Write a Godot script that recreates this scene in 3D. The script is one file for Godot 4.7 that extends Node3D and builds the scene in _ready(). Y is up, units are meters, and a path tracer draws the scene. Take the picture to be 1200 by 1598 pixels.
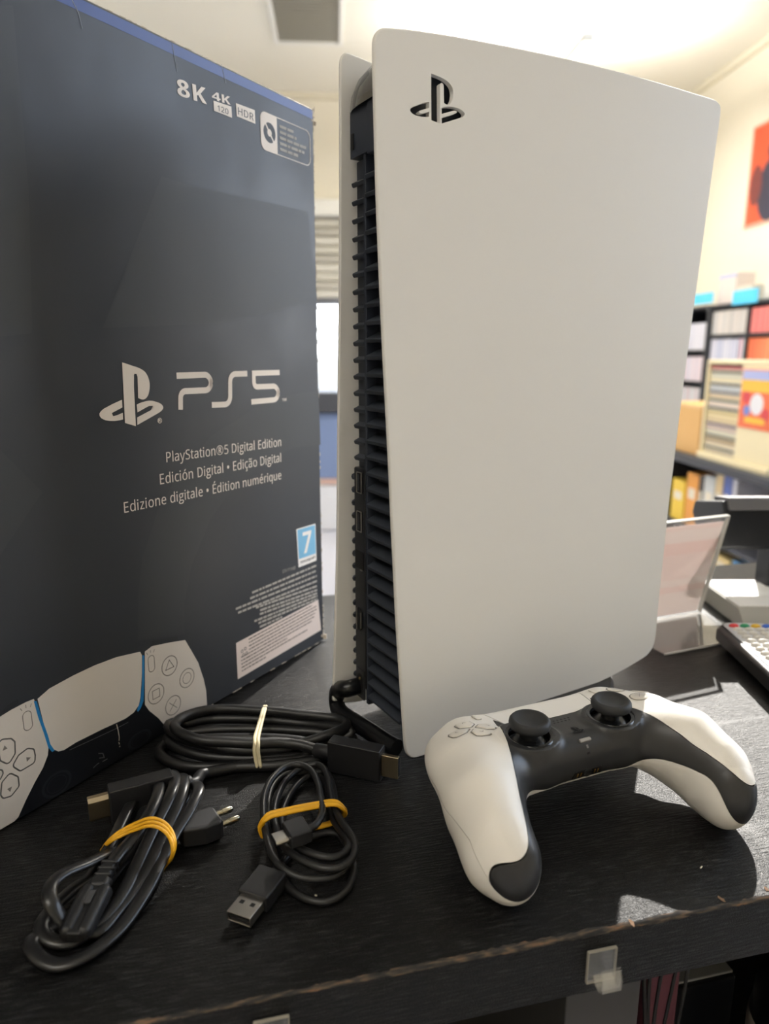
extends Node3D
# A game console, its box, a controller and coiled cables on a black shop desk. Units: metres, desk top at y = 0.

const FOCAL := 1108.0                    # in pixels of the 1200 x 1598 frame
const EYE := Vector3(0, 0.25, 0)
var tilt := atan(249.0 / 1108.0)
var mats := {}
var taken := {}

# ------------------------------------------------------------------ mesh builder
class MB:
	var v := PackedVector3Array()
	var n := PackedVector3Array()
	var u := PackedVector2Array()
	var idx := PackedInt32Array()
	func p(a: Vector3, nn: Vector3, t := Vector2.ZERO) -> int:
		v.append(a)
		n.append(nn)
		u.append(t)
		return v.size() - 1
	func tri(a: int, b: int, c: int) -> void:
		var g := (v[b] - v[a]).cross(v[c] - v[a])
		if g.dot(n[a] + n[b] + n[c]) > 0.0:
			idx.append(a); idx.append(c); idx.append(b)
		else:
			idx.append(a); idx.append(b); idx.append(c)
	func quad(a: int, b: int, c: int, d: int) -> void:
		tri(a, b, c)
		tri(a, c, d)
	func flat4(a: Vector3, b: Vector3, c: Vector3, d: Vector3, nn: Vector3) -> void:
		quad(p(a, nn), p(b, nn), p(c, nn), p(d, nn))
	func add(m: MB, x: Transform3D) -> void:
		var o := v.size()
		var nb := x.basis.inverse().transposed()
		for k in m.v.size():
			v.append(x * m.v[k])
			n.append((nb * m.n[k]).normalized())
			u.append(m.u[k])
		for k in m.idx:
			idx.append(k + o)
	func mesh() -> ArrayMesh:
		var a := []
		a.resize(Mesh.ARRAY_MAX)
		a[Mesh.ARRAY_VERTEX] = v
		a[Mesh.ARRAY_NORMAL] = n
		a[Mesh.ARRAY_TEX_UV] = u
		a[Mesh.ARRAY_INDEX] = idx
		var m := ArrayMesh.new()
		m.add_surface_from_arrays(Mesh.PRIMITIVE_TRIANGLES, a)
		return m

# ------------------------------------------------------------------ naming
func numbered(called: String) -> String:
	if not taken.has(called):
		taken[called] = 0
		return called
	taken[called] += 1
	return "%s_%03d" % [called, taken[called]]

func tag(o: Node, label: String, category: String, group := "") -> void:
	o.set_meta("label", label)
	o.set_meta("category", category)
	if group != "":
		o.set_meta("group", group)

func thing(called: String, label: String, category: String, group := "", at := Transform3D()) -> Node3D:
	var o := Node3D.new()
	o.name = numbered(called)
	o.transform = at
	add_child(o)
	tag(o, label, category, group)
	return o

func obj(called: String, m, material: Material, parent: Node = null, at := Transform3D()) -> MeshInstance3D:
	var o := MeshInstance3D.new()
	o.name = numbered(called) if parent == null else called
	o.mesh = m.mesh() if m is MB else m
	o.material_override = material
	o.transform = at
	if parent == null:
		add_child(o)
	else:
		parent.add_child(o, true)
	return o

func struct(called: String, m, material: Material, at := Transform3D()) -> MeshInstance3D:
	var o := obj(called, m, material, null, at)
	o.set_meta("kind", "structure")
	return o

# ------------------------------------------------------------------ materials
func mat(key: String, c: Color, rough := 0.5, metal := 0.0, spec := 0.5) -> StandardMaterial3D:
	if mats.has(key):
		return mats[key]
	var m := StandardMaterial3D.new()
	m.resource_name = key
	m.albedo_color = c
	m.roughness = rough
	m.metallic = metal
	m.metallic_specular = spec
	mats[key] = m
	return m

func rgb(r: float, g: float, b: float) -> Color:
	return Color(r / 255.0, g / 255.0, b / 255.0)

func noise_tex(freq: float, colors: Array, stops: Array, size := 512, s := 1, octaves := 4) -> NoiseTexture2D:
	var f := FastNoiseLite.new()
	f.seed = s
	f.noise_type = FastNoiseLite.TYPE_SIMPLEX_SMOOTH
	f.frequency = freq
	f.fractal_octaves = octaves
	var t := NoiseTexture2D.new()
	t.noise = f
	t.width = size
	t.height = size
	t.seamless = true
	t.generate_mipmaps = false
	var g := Gradient.new()
	g.offsets = PackedFloat32Array(stops)
	g.colors = PackedColorArray(colors)
	t.color_ramp = g
	return t

# ------------------------------------------------------------------ from pixels to places
func ray(px: float, py: float) -> Vector3:
	var a := (px - 600.0) / FOCAL
	var b := (py - 799.0) / FOCAL
	return Vector3(a, -b * cos(tilt) - sin(tilt), -cos(tilt) + b * sin(tilt))

func G(px: float, py: float, y := 0.0) -> Vector3:
	var d := ray(px, py)
	return EYE + d * ((y - EYE.y) / d.y)

func on_plane(px: float, py: float, at: Vector3, nn: Vector3) -> Vector3:
	var d := ray(px, py)
	return EYE + d * ((at - EYE).dot(nn) / d.dot(nn))

# ------------------------------------------------------------------ shapes
func rbox(m: MB, c: Vector3, size: Vector3, r: float, b := Basis.IDENTITY) -> MB:
	var h := size * 0.5
	r = minf(r, minf(h.x, minf(h.y, h.z)) * 0.98)
	var id := {}
	for ax in 3:
		for sg in [-1, 1]:
			for i in [-1, 1]:
				for j in [-1, 1]:
					var q := Vector3.ZERO
					var nn := Vector3.ZERO
					var a1 := (ax + 1) % 3
					var a2 := (ax + 2) % 3
					q[ax] = sg * h[ax]
					q[a1] = i * (h[a1] - r)
					q[a2] = j * (h[a2] - r)
					nn[ax] = sg
					var corner := [0, 0, 0]
					corner[ax] = sg; corner[a1] = i; corner[a2] = j
					id[[ax, corner[0], corner[1], corner[2]]] = m.p(c + b * q, b * nn)
	for ax in 3:
		var a1 := (ax + 1) % 3
		var a2 := (ax + 2) % 3
		for sg in [-1, 1]:
			var k := []
			for ij in [[-1, -1], [1, -1], [1, 1], [-1, 1]]:
				var corner := [0, 0, 0]
				corner[ax] = sg; corner[a1] = ij[0]; corner[a2] = ij[1]
				k.append(id[[ax, corner[0], corner[1], corner[2]]])
			m.quad(k[0], k[1], k[2], k[3])
		for i in [-1, 1]:
			for j in [-1, 1]:
				var lo := [0, 0, 0]
				var hi := [0, 0, 0]
				lo[ax] = -1; hi[ax] = 1
				lo[a1] = i; hi[a1] = i
				lo[a2] = j; hi[a2] = j
				m.quad(id[[a1, lo[0], lo[1], lo[2]]], id[[a1, hi[0], hi[1], hi[2]]], id[[a2, hi[0], hi[1], hi[2]]], id[[a2, lo[0], lo[1], lo[2]]])
	for i in [-1, 1]:
		for j in [-1, 1]:
			for k in [-1, 1]:
				m.tri(id[[0, i, j, k]], id[[1, i, j, k]], id[[2, i, j, k]])
	return m

func box(size: Vector3, r := 0.002, c := Vector3.ZERO) -> MB:
	return rbox(MB.new(), c, size, r)

func spline(pts: Array, step := 0.004) -> PackedVector3Array:
	var out := PackedVector3Array()
	for i in pts.size() - 1:
		var a: Vector3 = pts[maxi(i - 1, 0)]
		var b: Vector3 = pts[i]
		var c: Vector3 = pts[i + 1]
		var d: Vector3 = pts[mini(i + 2, pts.size() - 1)]
		var k := maxi(1, int(ceil(b.distance_to(c) / step)))
		for j in k:
			out.append(b.cubic_interpolate(c, a, d, float(j) / k))
	out.append(pts[pts.size() - 1])
	return out

func tube(m: MB, path: PackedVector3Array, rx: float, ry: float, sides := 12, up := Vector3.UP, lobes := 0.0) -> MB:
	var count := path.size()
	var prev := -1
	var ring0 := m.v.size()
	var side := Vector3.ZERO
	var run := 0.0
	for i in count:
		var t := (path[mini(i + 1, count - 1)] - path[maxi(i - 1, 0)]).normalized()
		if i > 0:
			run += path[i].distance_to(path[i - 1])
		var s := t.cross(up)
		if s.length() < 0.15:
			s = side if side != Vector3.ZERO else t.cross(Vector3.RIGHT)
		s = s.normalized()
		if side != Vector3.ZERO and s.dot(side) < -0.2:
			s = -s
		if side != Vector3.ZERO:
			s = (s + side).normalized()
			s = (s - t * s.dot(t)).normalized()
		side = s
		var w := s.cross(t).normalized()
		var first := m.v.size()
		for k in sides + 1:
			var a := TAU * k / sides
			var dip := 1.0 - lobes * pow(absf(sin(a)), 6.0)
			var off := s * cos(a) * rx + w * sin(a) * ry * dip
			var nn := (s * cos(a) / rx + w * sin(a) / ry).normalized()
			m.p(path[i] + off, nn, Vector2(float(k) / sides, run))
		if prev >= 0:
			for k in sides:
				m.quad(prev + k, prev + k + 1, first + k + 1, first + k)
		prev = first
	for e in 2:
		var t := (path[0] - path[1]).normalized() if e == 0 else (path[count - 1] - path[count - 2]).normalized()
		var base := ring0 if e == 0 else prev
		var c := m.p(path[0 if e == 0 else count - 1], t)
		for k in sides + 1:
			m.p(m.v[base + k], t)
		for k in sides:
			m.tri(c, c + 1 + k, c + 2 + k)
	return m

func lathe(m: MB, prof: Array, segs := 24, x := Transform3D()) -> MB:
	# prof: points (radius, height); edges sharper than about 40 degrees stay sharp
	for i in prof.size() - 1:
		var a: Vector2 = prof[i]
		var b: Vector2 = prof[i + 1]
		var d := (b - a).normalized()
		var ends := [d, d]
		if i > 0 and ((a - prof[i - 1]) as Vector2).normalized().dot(d) > 0.7:
			ends[0] = (d + (a - prof[i - 1]).normalized()).normalized()
		if i < prof.size() - 2 and ((prof[i + 2] - b) as Vector2).normalized().dot(d) > 0.7:
			ends[1] = (d + (prof[i + 2] - b).normalized()).normalized()
		var first := m.v.size()
		for k in segs + 1:
			var an := TAU * k / segs
			var r := Vector3(cos(an), 0, sin(an))
			for e in 2:
				var q: Vector2 = a if e == 0 else b
				var dd: Vector2 = ends[e]
				m.p(x * (r * q.x + Vector3.UP * q.y), (x.basis * (r * dd.y - Vector3.UP * dd.x)).normalized())
		for k in segs:
			m.quad(first + 2 * k, first + 2 * k + 1, first + 2 * k + 3, first + 2 * k + 2)
	return m

func flat_poly(m: MB, poly: PackedVector2Array, z: float) -> MB:
	var t := Geometry2D.triangulate_polygon(poly)
	if t.is_empty():
		t = Geometry2D.triangulate_polygon(Geometry2D.offset_polygon(poly, -0.00002)[0]) if Geometry2D.offset_polygon(poly, -0.00002).size() else t
		if t.is_empty():
			print("no triangles for a polygon of ", poly.size())
			return m
	var o := m.v.size()
	for q in poly:
		m.p(Vector3(q.x, q.y, z), Vector3.BACK)
	for k in range(0, t.size(), 3):
		m.tri(o + t[k], o + t[k + 1], o + t[k + 2])
	return m

func prism(m: MB, poly: PackedVector2Array, z0: float, z1: float, bev := 0.0, x := Transform3D()) -> MB:
	# an outline in x, y with the thickness z0..z1 and bevelled rims
	var cnt := poly.size()
	if not Geometry2D.is_polygon_clockwise(poly):
		poly = poly.duplicate()
		poly.reverse()
	var nr := PackedVector2Array()
	for i in cnt:
		var d0 := (poly[i] - poly[(i + cnt - 1) % cnt]).normalized()
		var d1 := (poly[(i + 1) % cnt] - poly[i]).normalized()
		var t := (d0 + d1).normalized()
		nr.append(Vector2(-t.y, t.x))
	var inner := PackedVector2Array()
	for i in cnt:
		inner.append(poly[i] - nr[i] * bev)
	var t := Geometry2D.triangulate_polygon(inner)
	for side in 2:
		var z := z1 if side else z0
		var zn := Vector3(0, 0, 1 if side else -1)
		var o := m.v.size()
		for q in inner:
			m.p(x * Vector3(q.x, q.y, z), x.basis * zn)
		for k in range(0, t.size(), 3):
			m.tri(o + t[k], o + t[k + 1], o + t[k + 2])
		if bev > 0.0:
			var ze := z1 - bev if side else z0 + bev
			var o2 := m.v.size()
			for i in cnt:
				m.p(x * Vector3(poly[i].x, poly[i].y, ze), x.basis * Vector3(nr[i].x, nr[i].y, 0))
			for i in cnt:
				var j := (i + 1) % cnt
				m.quad(o + i, o + j, o2 + j, o2 + i)
	for i in cnt:
		var j := (i + 1) % cnt
		var d := (poly[j] - poly[i]).normalized()
		var fn := Vector2(-d.y, d.x)
		var n0 := nr[i] if nr[i].dot(fn) > 0.85 else fn
		var n1 := nr[j] if nr[j].dot(fn) > 0.85 else fn
		var ka := m.p(x * Vector3(poly[i].x, poly[i].y, z0 + bev), x.basis * Vector3(n0.x, n0.y, 0))
		var kb := m.p(x * Vector3(poly[j].x, poly[j].y, z0 + bev), x.basis * Vector3(n1.x, n1.y, 0))
		var kc := m.p(x * Vector3(poly[j].x, poly[j].y, z1 - bev), x.basis * Vector3(n1.x, n1.y, 0))
		var kd := m.p(x * Vector3(poly[i].x, poly[i].y, z1 - bev), x.basis * Vector3(n0.x, n0.y, 0))
		m.quad(ka, kb, kc, kd)
	return m

func rounded(corners: Array, radii: Array, open := false, seg := 7) -> PackedVector2Array:
	var out := PackedVector2Array()
	var cnt := corners.size()
	for i in cnt:
		var c: Vector2 = corners[i]
		var r: float = radii[i]
		if r <= 0.0 or (open and (i == 0 or i == cnt - 1)):
			out.append(c)
			continue
		var a: Vector2 = (corners[(i + cnt - 1) % cnt] - c)
		var b: Vector2 = (corners[(i + 1) % cnt] - c)
		var half := absf(a.angle_to(b)) * 0.5
		var back := minf(r / tan(half), minf(a.length(), b.length()) * (0.98 if open else 0.49))
		var p0 := c + a.normalized() * back
		var p1 := c + b.normalized() * back
		for k in seg + 1:
			var t := float(k) / seg
			var w := 2.0 * t * (1.0 - t)
			# circle-like blend of the two tangents
			out.append(p0 * (1 - t) * (1 - t) + c * w + p1 * t * t if half < 0.5 else arc_point(p0, p1, c, t))
	return out

func arc_point(p0: Vector2, p1: Vector2, c: Vector2, t: float) -> Vector2:
	var mid := (p0 + p1) * 0.5
	var away := (mid - c)
	var back := p0.distance_to(c)
	var l := away.length()
	if l < 1e-7:
		return mid
	var centre := c + away / l * (back * back / l)
	var r := centre.distance_to(p0)
	var a0 := (p0 - centre).angle()
	var da := wrapf((p1 - centre).angle() - a0, -PI, PI)
	return centre + Vector2.from_angle(a0 + da * t) * r

func ring_poly(c: Vector2, r0: float, r1: float, seg := 32) -> MB:
	var m := MB.new()
	return ring_add(m, c, r0, r1, 0.0, seg)

func ring_add(m: MB, c: Vector2, r0: float, r1: float, z: float, seg := 32, sq := 1.0) -> MB:
	var o := m.v.size()
	for k in seg + 1:
		var d := Vector2.from_angle(TAU * k / seg) * Vector2(sq, 1)
		m.p(Vector3(c.x + d.x * r0, c.y + d.y * r0, z), Vector3.BACK)
		m.p(Vector3(c.x + d.x * r1, c.y + d.y * r1, z), Vector3.BACK)
	for k in seg:
		m.quad(o + 2 * k, o + 2 * k + 1, o + 2 * k + 3, o + 2 * k + 2)
	return m

func ribbon(m: MB, line: PackedVector2Array, w: float, z: float, closed := false) -> MB:
	var cnt := line.size()
	var o := m.v.size()
	for i in cnt:
		var a := line[(i + cnt - 1) % cnt] if closed or i > 0 else line[i]
		var b := line[(i + 1) % cnt] if closed or i < cnt - 1 else line[i]
		var d0 := (line[i] - a).normalized()
		var d1 := (b - line[i]).normalized()
		if d0 == Vector2.ZERO: d0 = d1
		if d1 == Vector2.ZERO: d1 = d0
		var t := (d0 + d1).normalized()
		var nn := Vector2(-t.y, t.x)
		var k := w * 0.5 / maxf(0.5, nn.dot(Vector2(-d0.y, d0.x)))
		m.p(Vector3(line[i].x + nn.x * k, line[i].y + nn.y * k, z), Vector3.BACK)
		m.p(Vector3(line[i].x - nn.x * k, line[i].y - nn.y * k, z), Vector3.BACK)
	for i in (cnt if closed else cnt - 1):
		var j := (i + 1) % cnt
		m.quad(o + 2 * i, o + 2 * i + 1, o + 2 * j + 1, o + 2 * j)
	return m

func lettering(text: String, bold := false, serif := false) -> TextMesh:
	var f := SystemFont.new()
	f.font_names = PackedStringArray(["Droid Serif" if serif else "Droid Sans"])
	f.font_weight = 700 if bold else 400
	var t := TextMesh.new()
	t.text = text
	t.font = f
	t.font_size = 64
	t.pixel_size = 0.001
	t.depth = 0.0
	t.curve_step = 1.0
	return t

func write(called: String, text: String, a: Vector2, b: Vector2, high: float, z: float, material: Material, parent: Node, bold := false) -> void:
	# lettering whose baseline runs from a to b on the parent's face; high is the height of a capital (0: natural)
	var t := lettering(text, bold)
	var bb := t.get_aabb()
	var cap := lettering("H", bold).get_aabb().size.y
	var low := lettering("H", bold).get_aabb().position.y
	var sx := a.distance_to(b) / bb.size.x
	var sy := high / cap if high > 0.0 else sx
	var dir := (b - a).normalized()
	var bs := Basis(Vector3(dir.x, dir.y, 0) * sx, Vector3(-dir.y, dir.x, 0) * sy, Vector3.BACK)
	var org := Vector3(a.x, a.y, z) - bs * Vector3(bb.position.x, low, 0)
	obj(called, t, material, parent, Transform3D(bs, org))

# ------------------------------------------------------------------ the shop
var room_yaw := atan(-0.0686)
var RF := Vector3(-0.0685, 0, -0.9977)     # into the shop
var RR := Vector3(0.9977, 0, -0.0685)      # towards the poster wall
const FLOOR_Y := -0.92
const CEIL_Y := 2.49

func RT(x: float, y: float, z: float) -> Transform3D:
	return Transform3D(Basis(RR, Vector3.UP, -RF), RR * x + Vector3.UP * y + RF * z)

func slab(called: String, x0: float, x1: float, y0: float, y1: float, z0: float, z1: float, material: Material) -> void:
	struct(called, box(Vector3(x1 - x0, y1 - y0, z1 - z0), 0.001), material, RT((x0 + x1) / 2, (y0 + y1) / 2, (z0 + z1) / 2))

func block(x0: float, x1: float, y0: float, y1: float, z0: float, z1: float, r := 0.003) -> MB:
	return rbox(MB.new(), Vector3((x0 + x1) / 2, (y0 + y1) / 2, -(z0 + z1) / 2), Vector3(x1 - x0, y1 - y0, z1 - z0), r)

func area(parent: Node, size: Vector2, energy: float, c: Color, at: Vector3, towards: Vector3) -> void:
	var l := AreaLight3D.new()
	l.name = "lamp_glow"
	l.area_size = size
	l.area_normalize_energy = true
	l.light_energy = energy
	l.light_color = c
	l.area_range = 12.0
	l.area_attenuation = 2.0
	l.shadow_enabled = true
	parent.add_child(l, true)
	l.transform = Transform3D(Basis.looking_at(towards, Vector3.RIGHT if absf(towards.y) > 0.9 else Vector3.UP), at)

func added_tube_lamp(label: String, x: float, z: float, long: float, down: float, up: float) -> void:
	var t := thing("added_lamp", label, "lamp", "", RT(x, 2.1, z))  # added for its light, hung where the camera cannot see it
	var glow := mat("lamp_diffuser", rgb(255, 246, 230), 0.4)
	glow.emission_enabled = true
	glow.emission = rgb(255, 251, 246)
	glow.emission_energy_multiplier = 1.4
	obj("housing", box(Vector3(0.07, 0.04, long + 0.04), 0.004), mat("lamp_housing", rgb(225, 225, 222), 0.4), t)
	obj("diffuser", box(Vector3(0.06, 0.012, long), 0.003, Vector3(0, -0.026, 0)), glow, t)
	obj("upper_diffuser", box(Vector3(0.06, 0.012, long), 0.003, Vector3(0, 0.026, 0)), glow, t)
	for s in [-1, 1]:
		obj("hanger", rbox(MB.new(), Vector3(0, 0.205, s * long * 0.4), Vector3(0.006, 0.369, 0.006), 0.001), mat("lamp_housing", Color.WHITE), t)
	area(t, Vector2(0.06, long), down, rgb(255, 251, 246), Vector3(0, -0.034, 0), Vector3.DOWN)
	area(t, Vector2(0.06, long), up, rgb(255, 251, 246), Vector3(0, 0.034, 0), Vector3.UP)

func set_camera_and_light() -> void:
	var cam := Camera3D.new()
	cam.name = "camera"
	cam.near = 0.02
	cam.far = 80.0
	var at := CameraAttributesPhysical.new()
	at.frustum_focal_length = 35.0 / (2.0 * 799.0 / FOCAL)
	at.exposure_aperture = 7.0
	at.frustum_focus_distance = 0.40
	at.frustum_near = 0.02
	at.frustum_far = 80.0
	cam.attributes = at
	cam.fov = rad_to_deg(2.0 * atan(799.0 / FOCAL))
	cam.position = EYE
	cam.rotation = Vector3(-tilt, 0, 0)
	add_child(cam)
	cam.current = true
	var e := Environment.new()
	e.background_mode = Environment.BG_SKY
	var sm := ProceduralSkyMaterial.new()
	sm.sky_top_color = rgb(172, 192, 218)
	sm.sky_horizon_color = rgb(236, 237, 238)
	sm.ground_bottom_color = rgb(150, 150, 148)
	sm.ground_horizon_color = rgb(215, 218, 220)
	sm.sky_energy_multiplier = 2.8
	sm.ground_energy_multiplier = 1.6
	var sky := Sky.new()
	sky.sky_material = sm
	e.sky = sky
	e.tonemap_mode = Environment.TONE_MAPPER_LINEAR
	e.tonemap_exposure = 0.93
	e.sdfgi_enabled = true
	e.ssao_enabled = true
	e.ssil_enabled = true
	var w := WorldEnvironment.new()
	w.name = "surroundings"
	w.environment = e
	add_child(w)
	# sun through an added skylight: from behind and to the right of the console, about 35 degrees high
	var sun := DirectionalLight3D.new()
	sun.name = "sun"
	sun.light_color = rgb(255, 250, 242)
	sun.light_energy = 2.3
	sun.light_angular_distance = 0.5
	sun.shadow_enabled = true
	add_child(sun)
	sun.look_at_from_position(Vector3(0.334, 0.552, -0.764) * 5.0, Vector3.ZERO, Vector3.UP)
	# added tube lamps, kept out of view, that brighten walls, ceiling and foreground
	added_tube_lamp("added white tube lamp out of view behind the desk", -0.9, -0.9, 1.4, 1.45, 2.2)
	added_tube_lamp("added white tube lamp out of view in the middle of the shop", 0.9, 3.3, 1.4, 4.8, 7.8)
	added_tube_lamp("added white tube lamp hidden from view towards the shop window", 1.55, 5.4, 1.4, 4.0, 6.4)

func build_room() -> void:
	var cream := mat("cream_paint", rgb(245, 238, 220), 0.85)
	cream.roughness_texture = noise_tex(0.02, [Color(0.8, 0.8, 0.8), Color(0.9, 0.9, 0.9)], [0.0, 1.0], 256, 5)
	var white := mat("ceiling_paint", rgb(245, 240, 226), 0.9)
	var floor_m := mat("floor_tile", rgb(196, 196, 204), 0.3)
	slab("floor", -3.3, 3.3, FLOOR_Y - 0.1, FLOOR_Y, -2.6, 7.1, floor_m)
	# poster wall, with an unseen side window added for the box's sheen
	var vz0 := 0.30
	var vz1 := 2.5
	slab("wall_right", 3.2, 3.3, FLOOR_Y, CEIL_Y, vz1, 7.1, cream)
	slab("wall_right_near", 3.2, 3.3, FLOOR_Y, CEIL_Y, -2.6, vz0, cream)
	slab("wall_right_sill", 3.2, 3.3, FLOOR_Y, 0.05, vz0, vz1, cream)
	slab("wall_right_head", 3.2, 3.3, 2.25, CEIL_Y, vz0, vz1, cream)
	var side_frame := MB.new()
	for z in [vz0 + 0.03, (vz0 + vz1) / 2, vz1 - 0.03]:
		side_frame.add(block(3.22, 3.28, 0.05, 2.25, z - 0.03, z + 0.03), Transform3D())
	for y in [0.08, 2.22]:
		side_frame.add(block(3.22, 3.28, y - 0.03, y + 0.03, vz0, vz1), Transform3D())
	var side_win := struct("added_window_2", side_frame, mat("window_frame", rgb(90, 92, 96), 0.4), RT(0, 0, 0))
	slab("wall_left", -3.3, -3.2, FLOOR_Y, CEIL_Y, -2.6, 7.1, cream)
	slab("wall_front", -3.2, 3.2, FLOOR_Y, CEIL_Y, -2.6, -2.5, cream)
	# back wall with the shop window
	var wx0 := -2.4
	var wx1 := 0.5
	slab("wall_back", -3.2, wx0, FLOOR_Y, CEIL_Y, 7.0, 7.1, cream)
	slab("wall_back_pier", wx1, 3.2, FLOOR_Y, CEIL_Y, 7.0, 7.1, cream)
	slab("wall_back_head", wx0, wx1, 0.78, CEIL_Y, 7.0, 7.1, cream)
	slab("wall_back_sill", wx0, wx1, FLOOR_Y, -0.3, 7.0, 7.1, cream)
	var frame := MB.new()
	for x in [wx0 + 0.03, -1.45, -0.75, wx1 - 0.03]:
		frame.add(block(x - 0.03, x + 0.03, -0.3, 0.78, 7.02, 7.08), Transform3D())
	for y in [-0.27, 0.75]:
		frame.add(block(wx0, wx1, y - 0.03, y + 0.03, 7.02, 7.08), Transform3D())
	var win := struct("window_1", frame, mat("window_frame", rgb(90, 92, 96), 0.4), RT(0, 0, 0))
	var glass := mat("pane", Color(0.95, 0.98, 1.0, 0.06), 0.02)
	glass.transparency = BaseMaterial3D.TRANSPARENCY_ALPHA
	for r in [[wx0 + 0.06, -1.48], [-1.42, -0.78], [-0.72, wx1 - 0.06]]:
		obj("pane", block(r[0], r[1], -0.24, 0.72, 7.045, 7.05, 0.0005), glass, win)
	for r in [[vz0 + 0.06, (vz0 + vz1) / 2 - 0.03], [(vz0 + vz1) / 2 + 0.03, vz1 - 0.06]]:
		obj("pane", block(3.245, 3.25, 0.11, 2.19, r[0], r[1], 0.0005), glass, side_win)
	# ceiling round an added, unseen skylight opening, sized to limit the sunbeam
	var sx0 := 1.652
	var sx1 := 2.4
	var sz0 := 3.27
	var sz1 := 4.15
	slab("ceiling", -3.2, sx0, CEIL_Y, CEIL_Y + 0.1, -2.5, 7.0, white)
	slab("ceiling_strip", sx1, 3.2, CEIL_Y, CEIL_Y + 0.1, -2.5, 7.0, white)
	slab("ceiling_near", sx0, sx1, CEIL_Y, CEIL_Y + 0.1, -2.5, sz0, white)
	slab("ceiling_far", sx0, sx1, CEIL_Y, CEIL_Y + 0.1, sz1, 7.0, white)
	# cornices
	for a in [["trim_1", 3.16, 3.2, -2.5, 7.0], ["trim_2", -3.2, 3.2, 6.95, 7.0]]:
		slab(a[0], a[1], a[2], CEIL_Y - 0.05, CEIL_Y, a[3], a[4], mat("cornice", rgb(236, 228, 206), 0.8))
	slab("baseboard_back", -3.2, 3.2, FLOOR_Y, FLOOR_Y + 0.09, 6.97, 7.0, mat("cornice", Color.WHITE))

# ------------------------------------------------------------------ desk
var DX := Vector3.RIGHT      # along the desk's front edge
var DZ := Vector3.BACK       # out of the desk towards its front
var DO := Vector3.ZERO
const DESK_DEEP := 0.47

func desk_wood() -> StandardMaterial3D:
	# black laminate with a fine embossed grain: long streaks mixed with an even speckle
	var m := mat("black_wood", Color.WHITE, 0.42, 0.0, 0.33)
	var f := FastNoiseLite.new()
	f.noise_type = FastNoiseLite.TYPE_SIMPLEX_SMOOTH
	f.seed = 3
	f.frequency = 0.11
	f.fractal_octaves = 4
	var streak := f.get_seamless_image(104, 512)
	streak.resize(1024, 512, Image.INTERPOLATE_CUBIC)
	f.seed = 8
	f.frequency = 0.30
	f.fractal_octaves = 2
	var speck := f.get_seamless_image(1024, 512)
	f.seed = 15
	f.frequency = 0.012
	f.fractal_octaves = 3
	var cloud := f.get_seamless_image(1024, 512)
	var a := streak.get_data()
	var b := speck.get_data()
	var c := cloud.get_data()
	var tone := PackedByteArray()
	var high := PackedByteArray()
	tone.resize(1024 * 512 * 3)
	high.resize(1024 * 512)
	for k in 1024 * 512:
		var s := a[k] / 255.0
		var p := b[k] / 255.0
		var v := clampf((s * 0.62 + p * 0.28 + c[k] / 255.0 * 0.10 - 0.30) / 0.45, 0.0, 1.0)
		var t := 10.0 + 42.0 * v * v * v
		tone[k * 3] = int(t)
		tone[k * 3 + 1] = int(t)
		tone[k * 3 + 2] = int(t * 1.01)
		high[k] = int(255.0 * clampf(s * 0.45 + p * 0.55, 0.0, 1.0))
	m.albedo_texture = ImageTexture.create_from_image(Image.create_from_data(1024, 512, false, Image.FORMAT_RGB8, tone))
	m.heightmap_enabled = true
	m.heightmap_texture = ImageTexture.create_from_image(Image.create_from_data(1024, 512, false, Image.FORMAT_L8, high))
	m.heightmap_scale = 0.05
	m.uv1_triplanar = true
	m.uv1_scale = Vector3(5.0, 10.0, 10.0)
	return m

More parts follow.
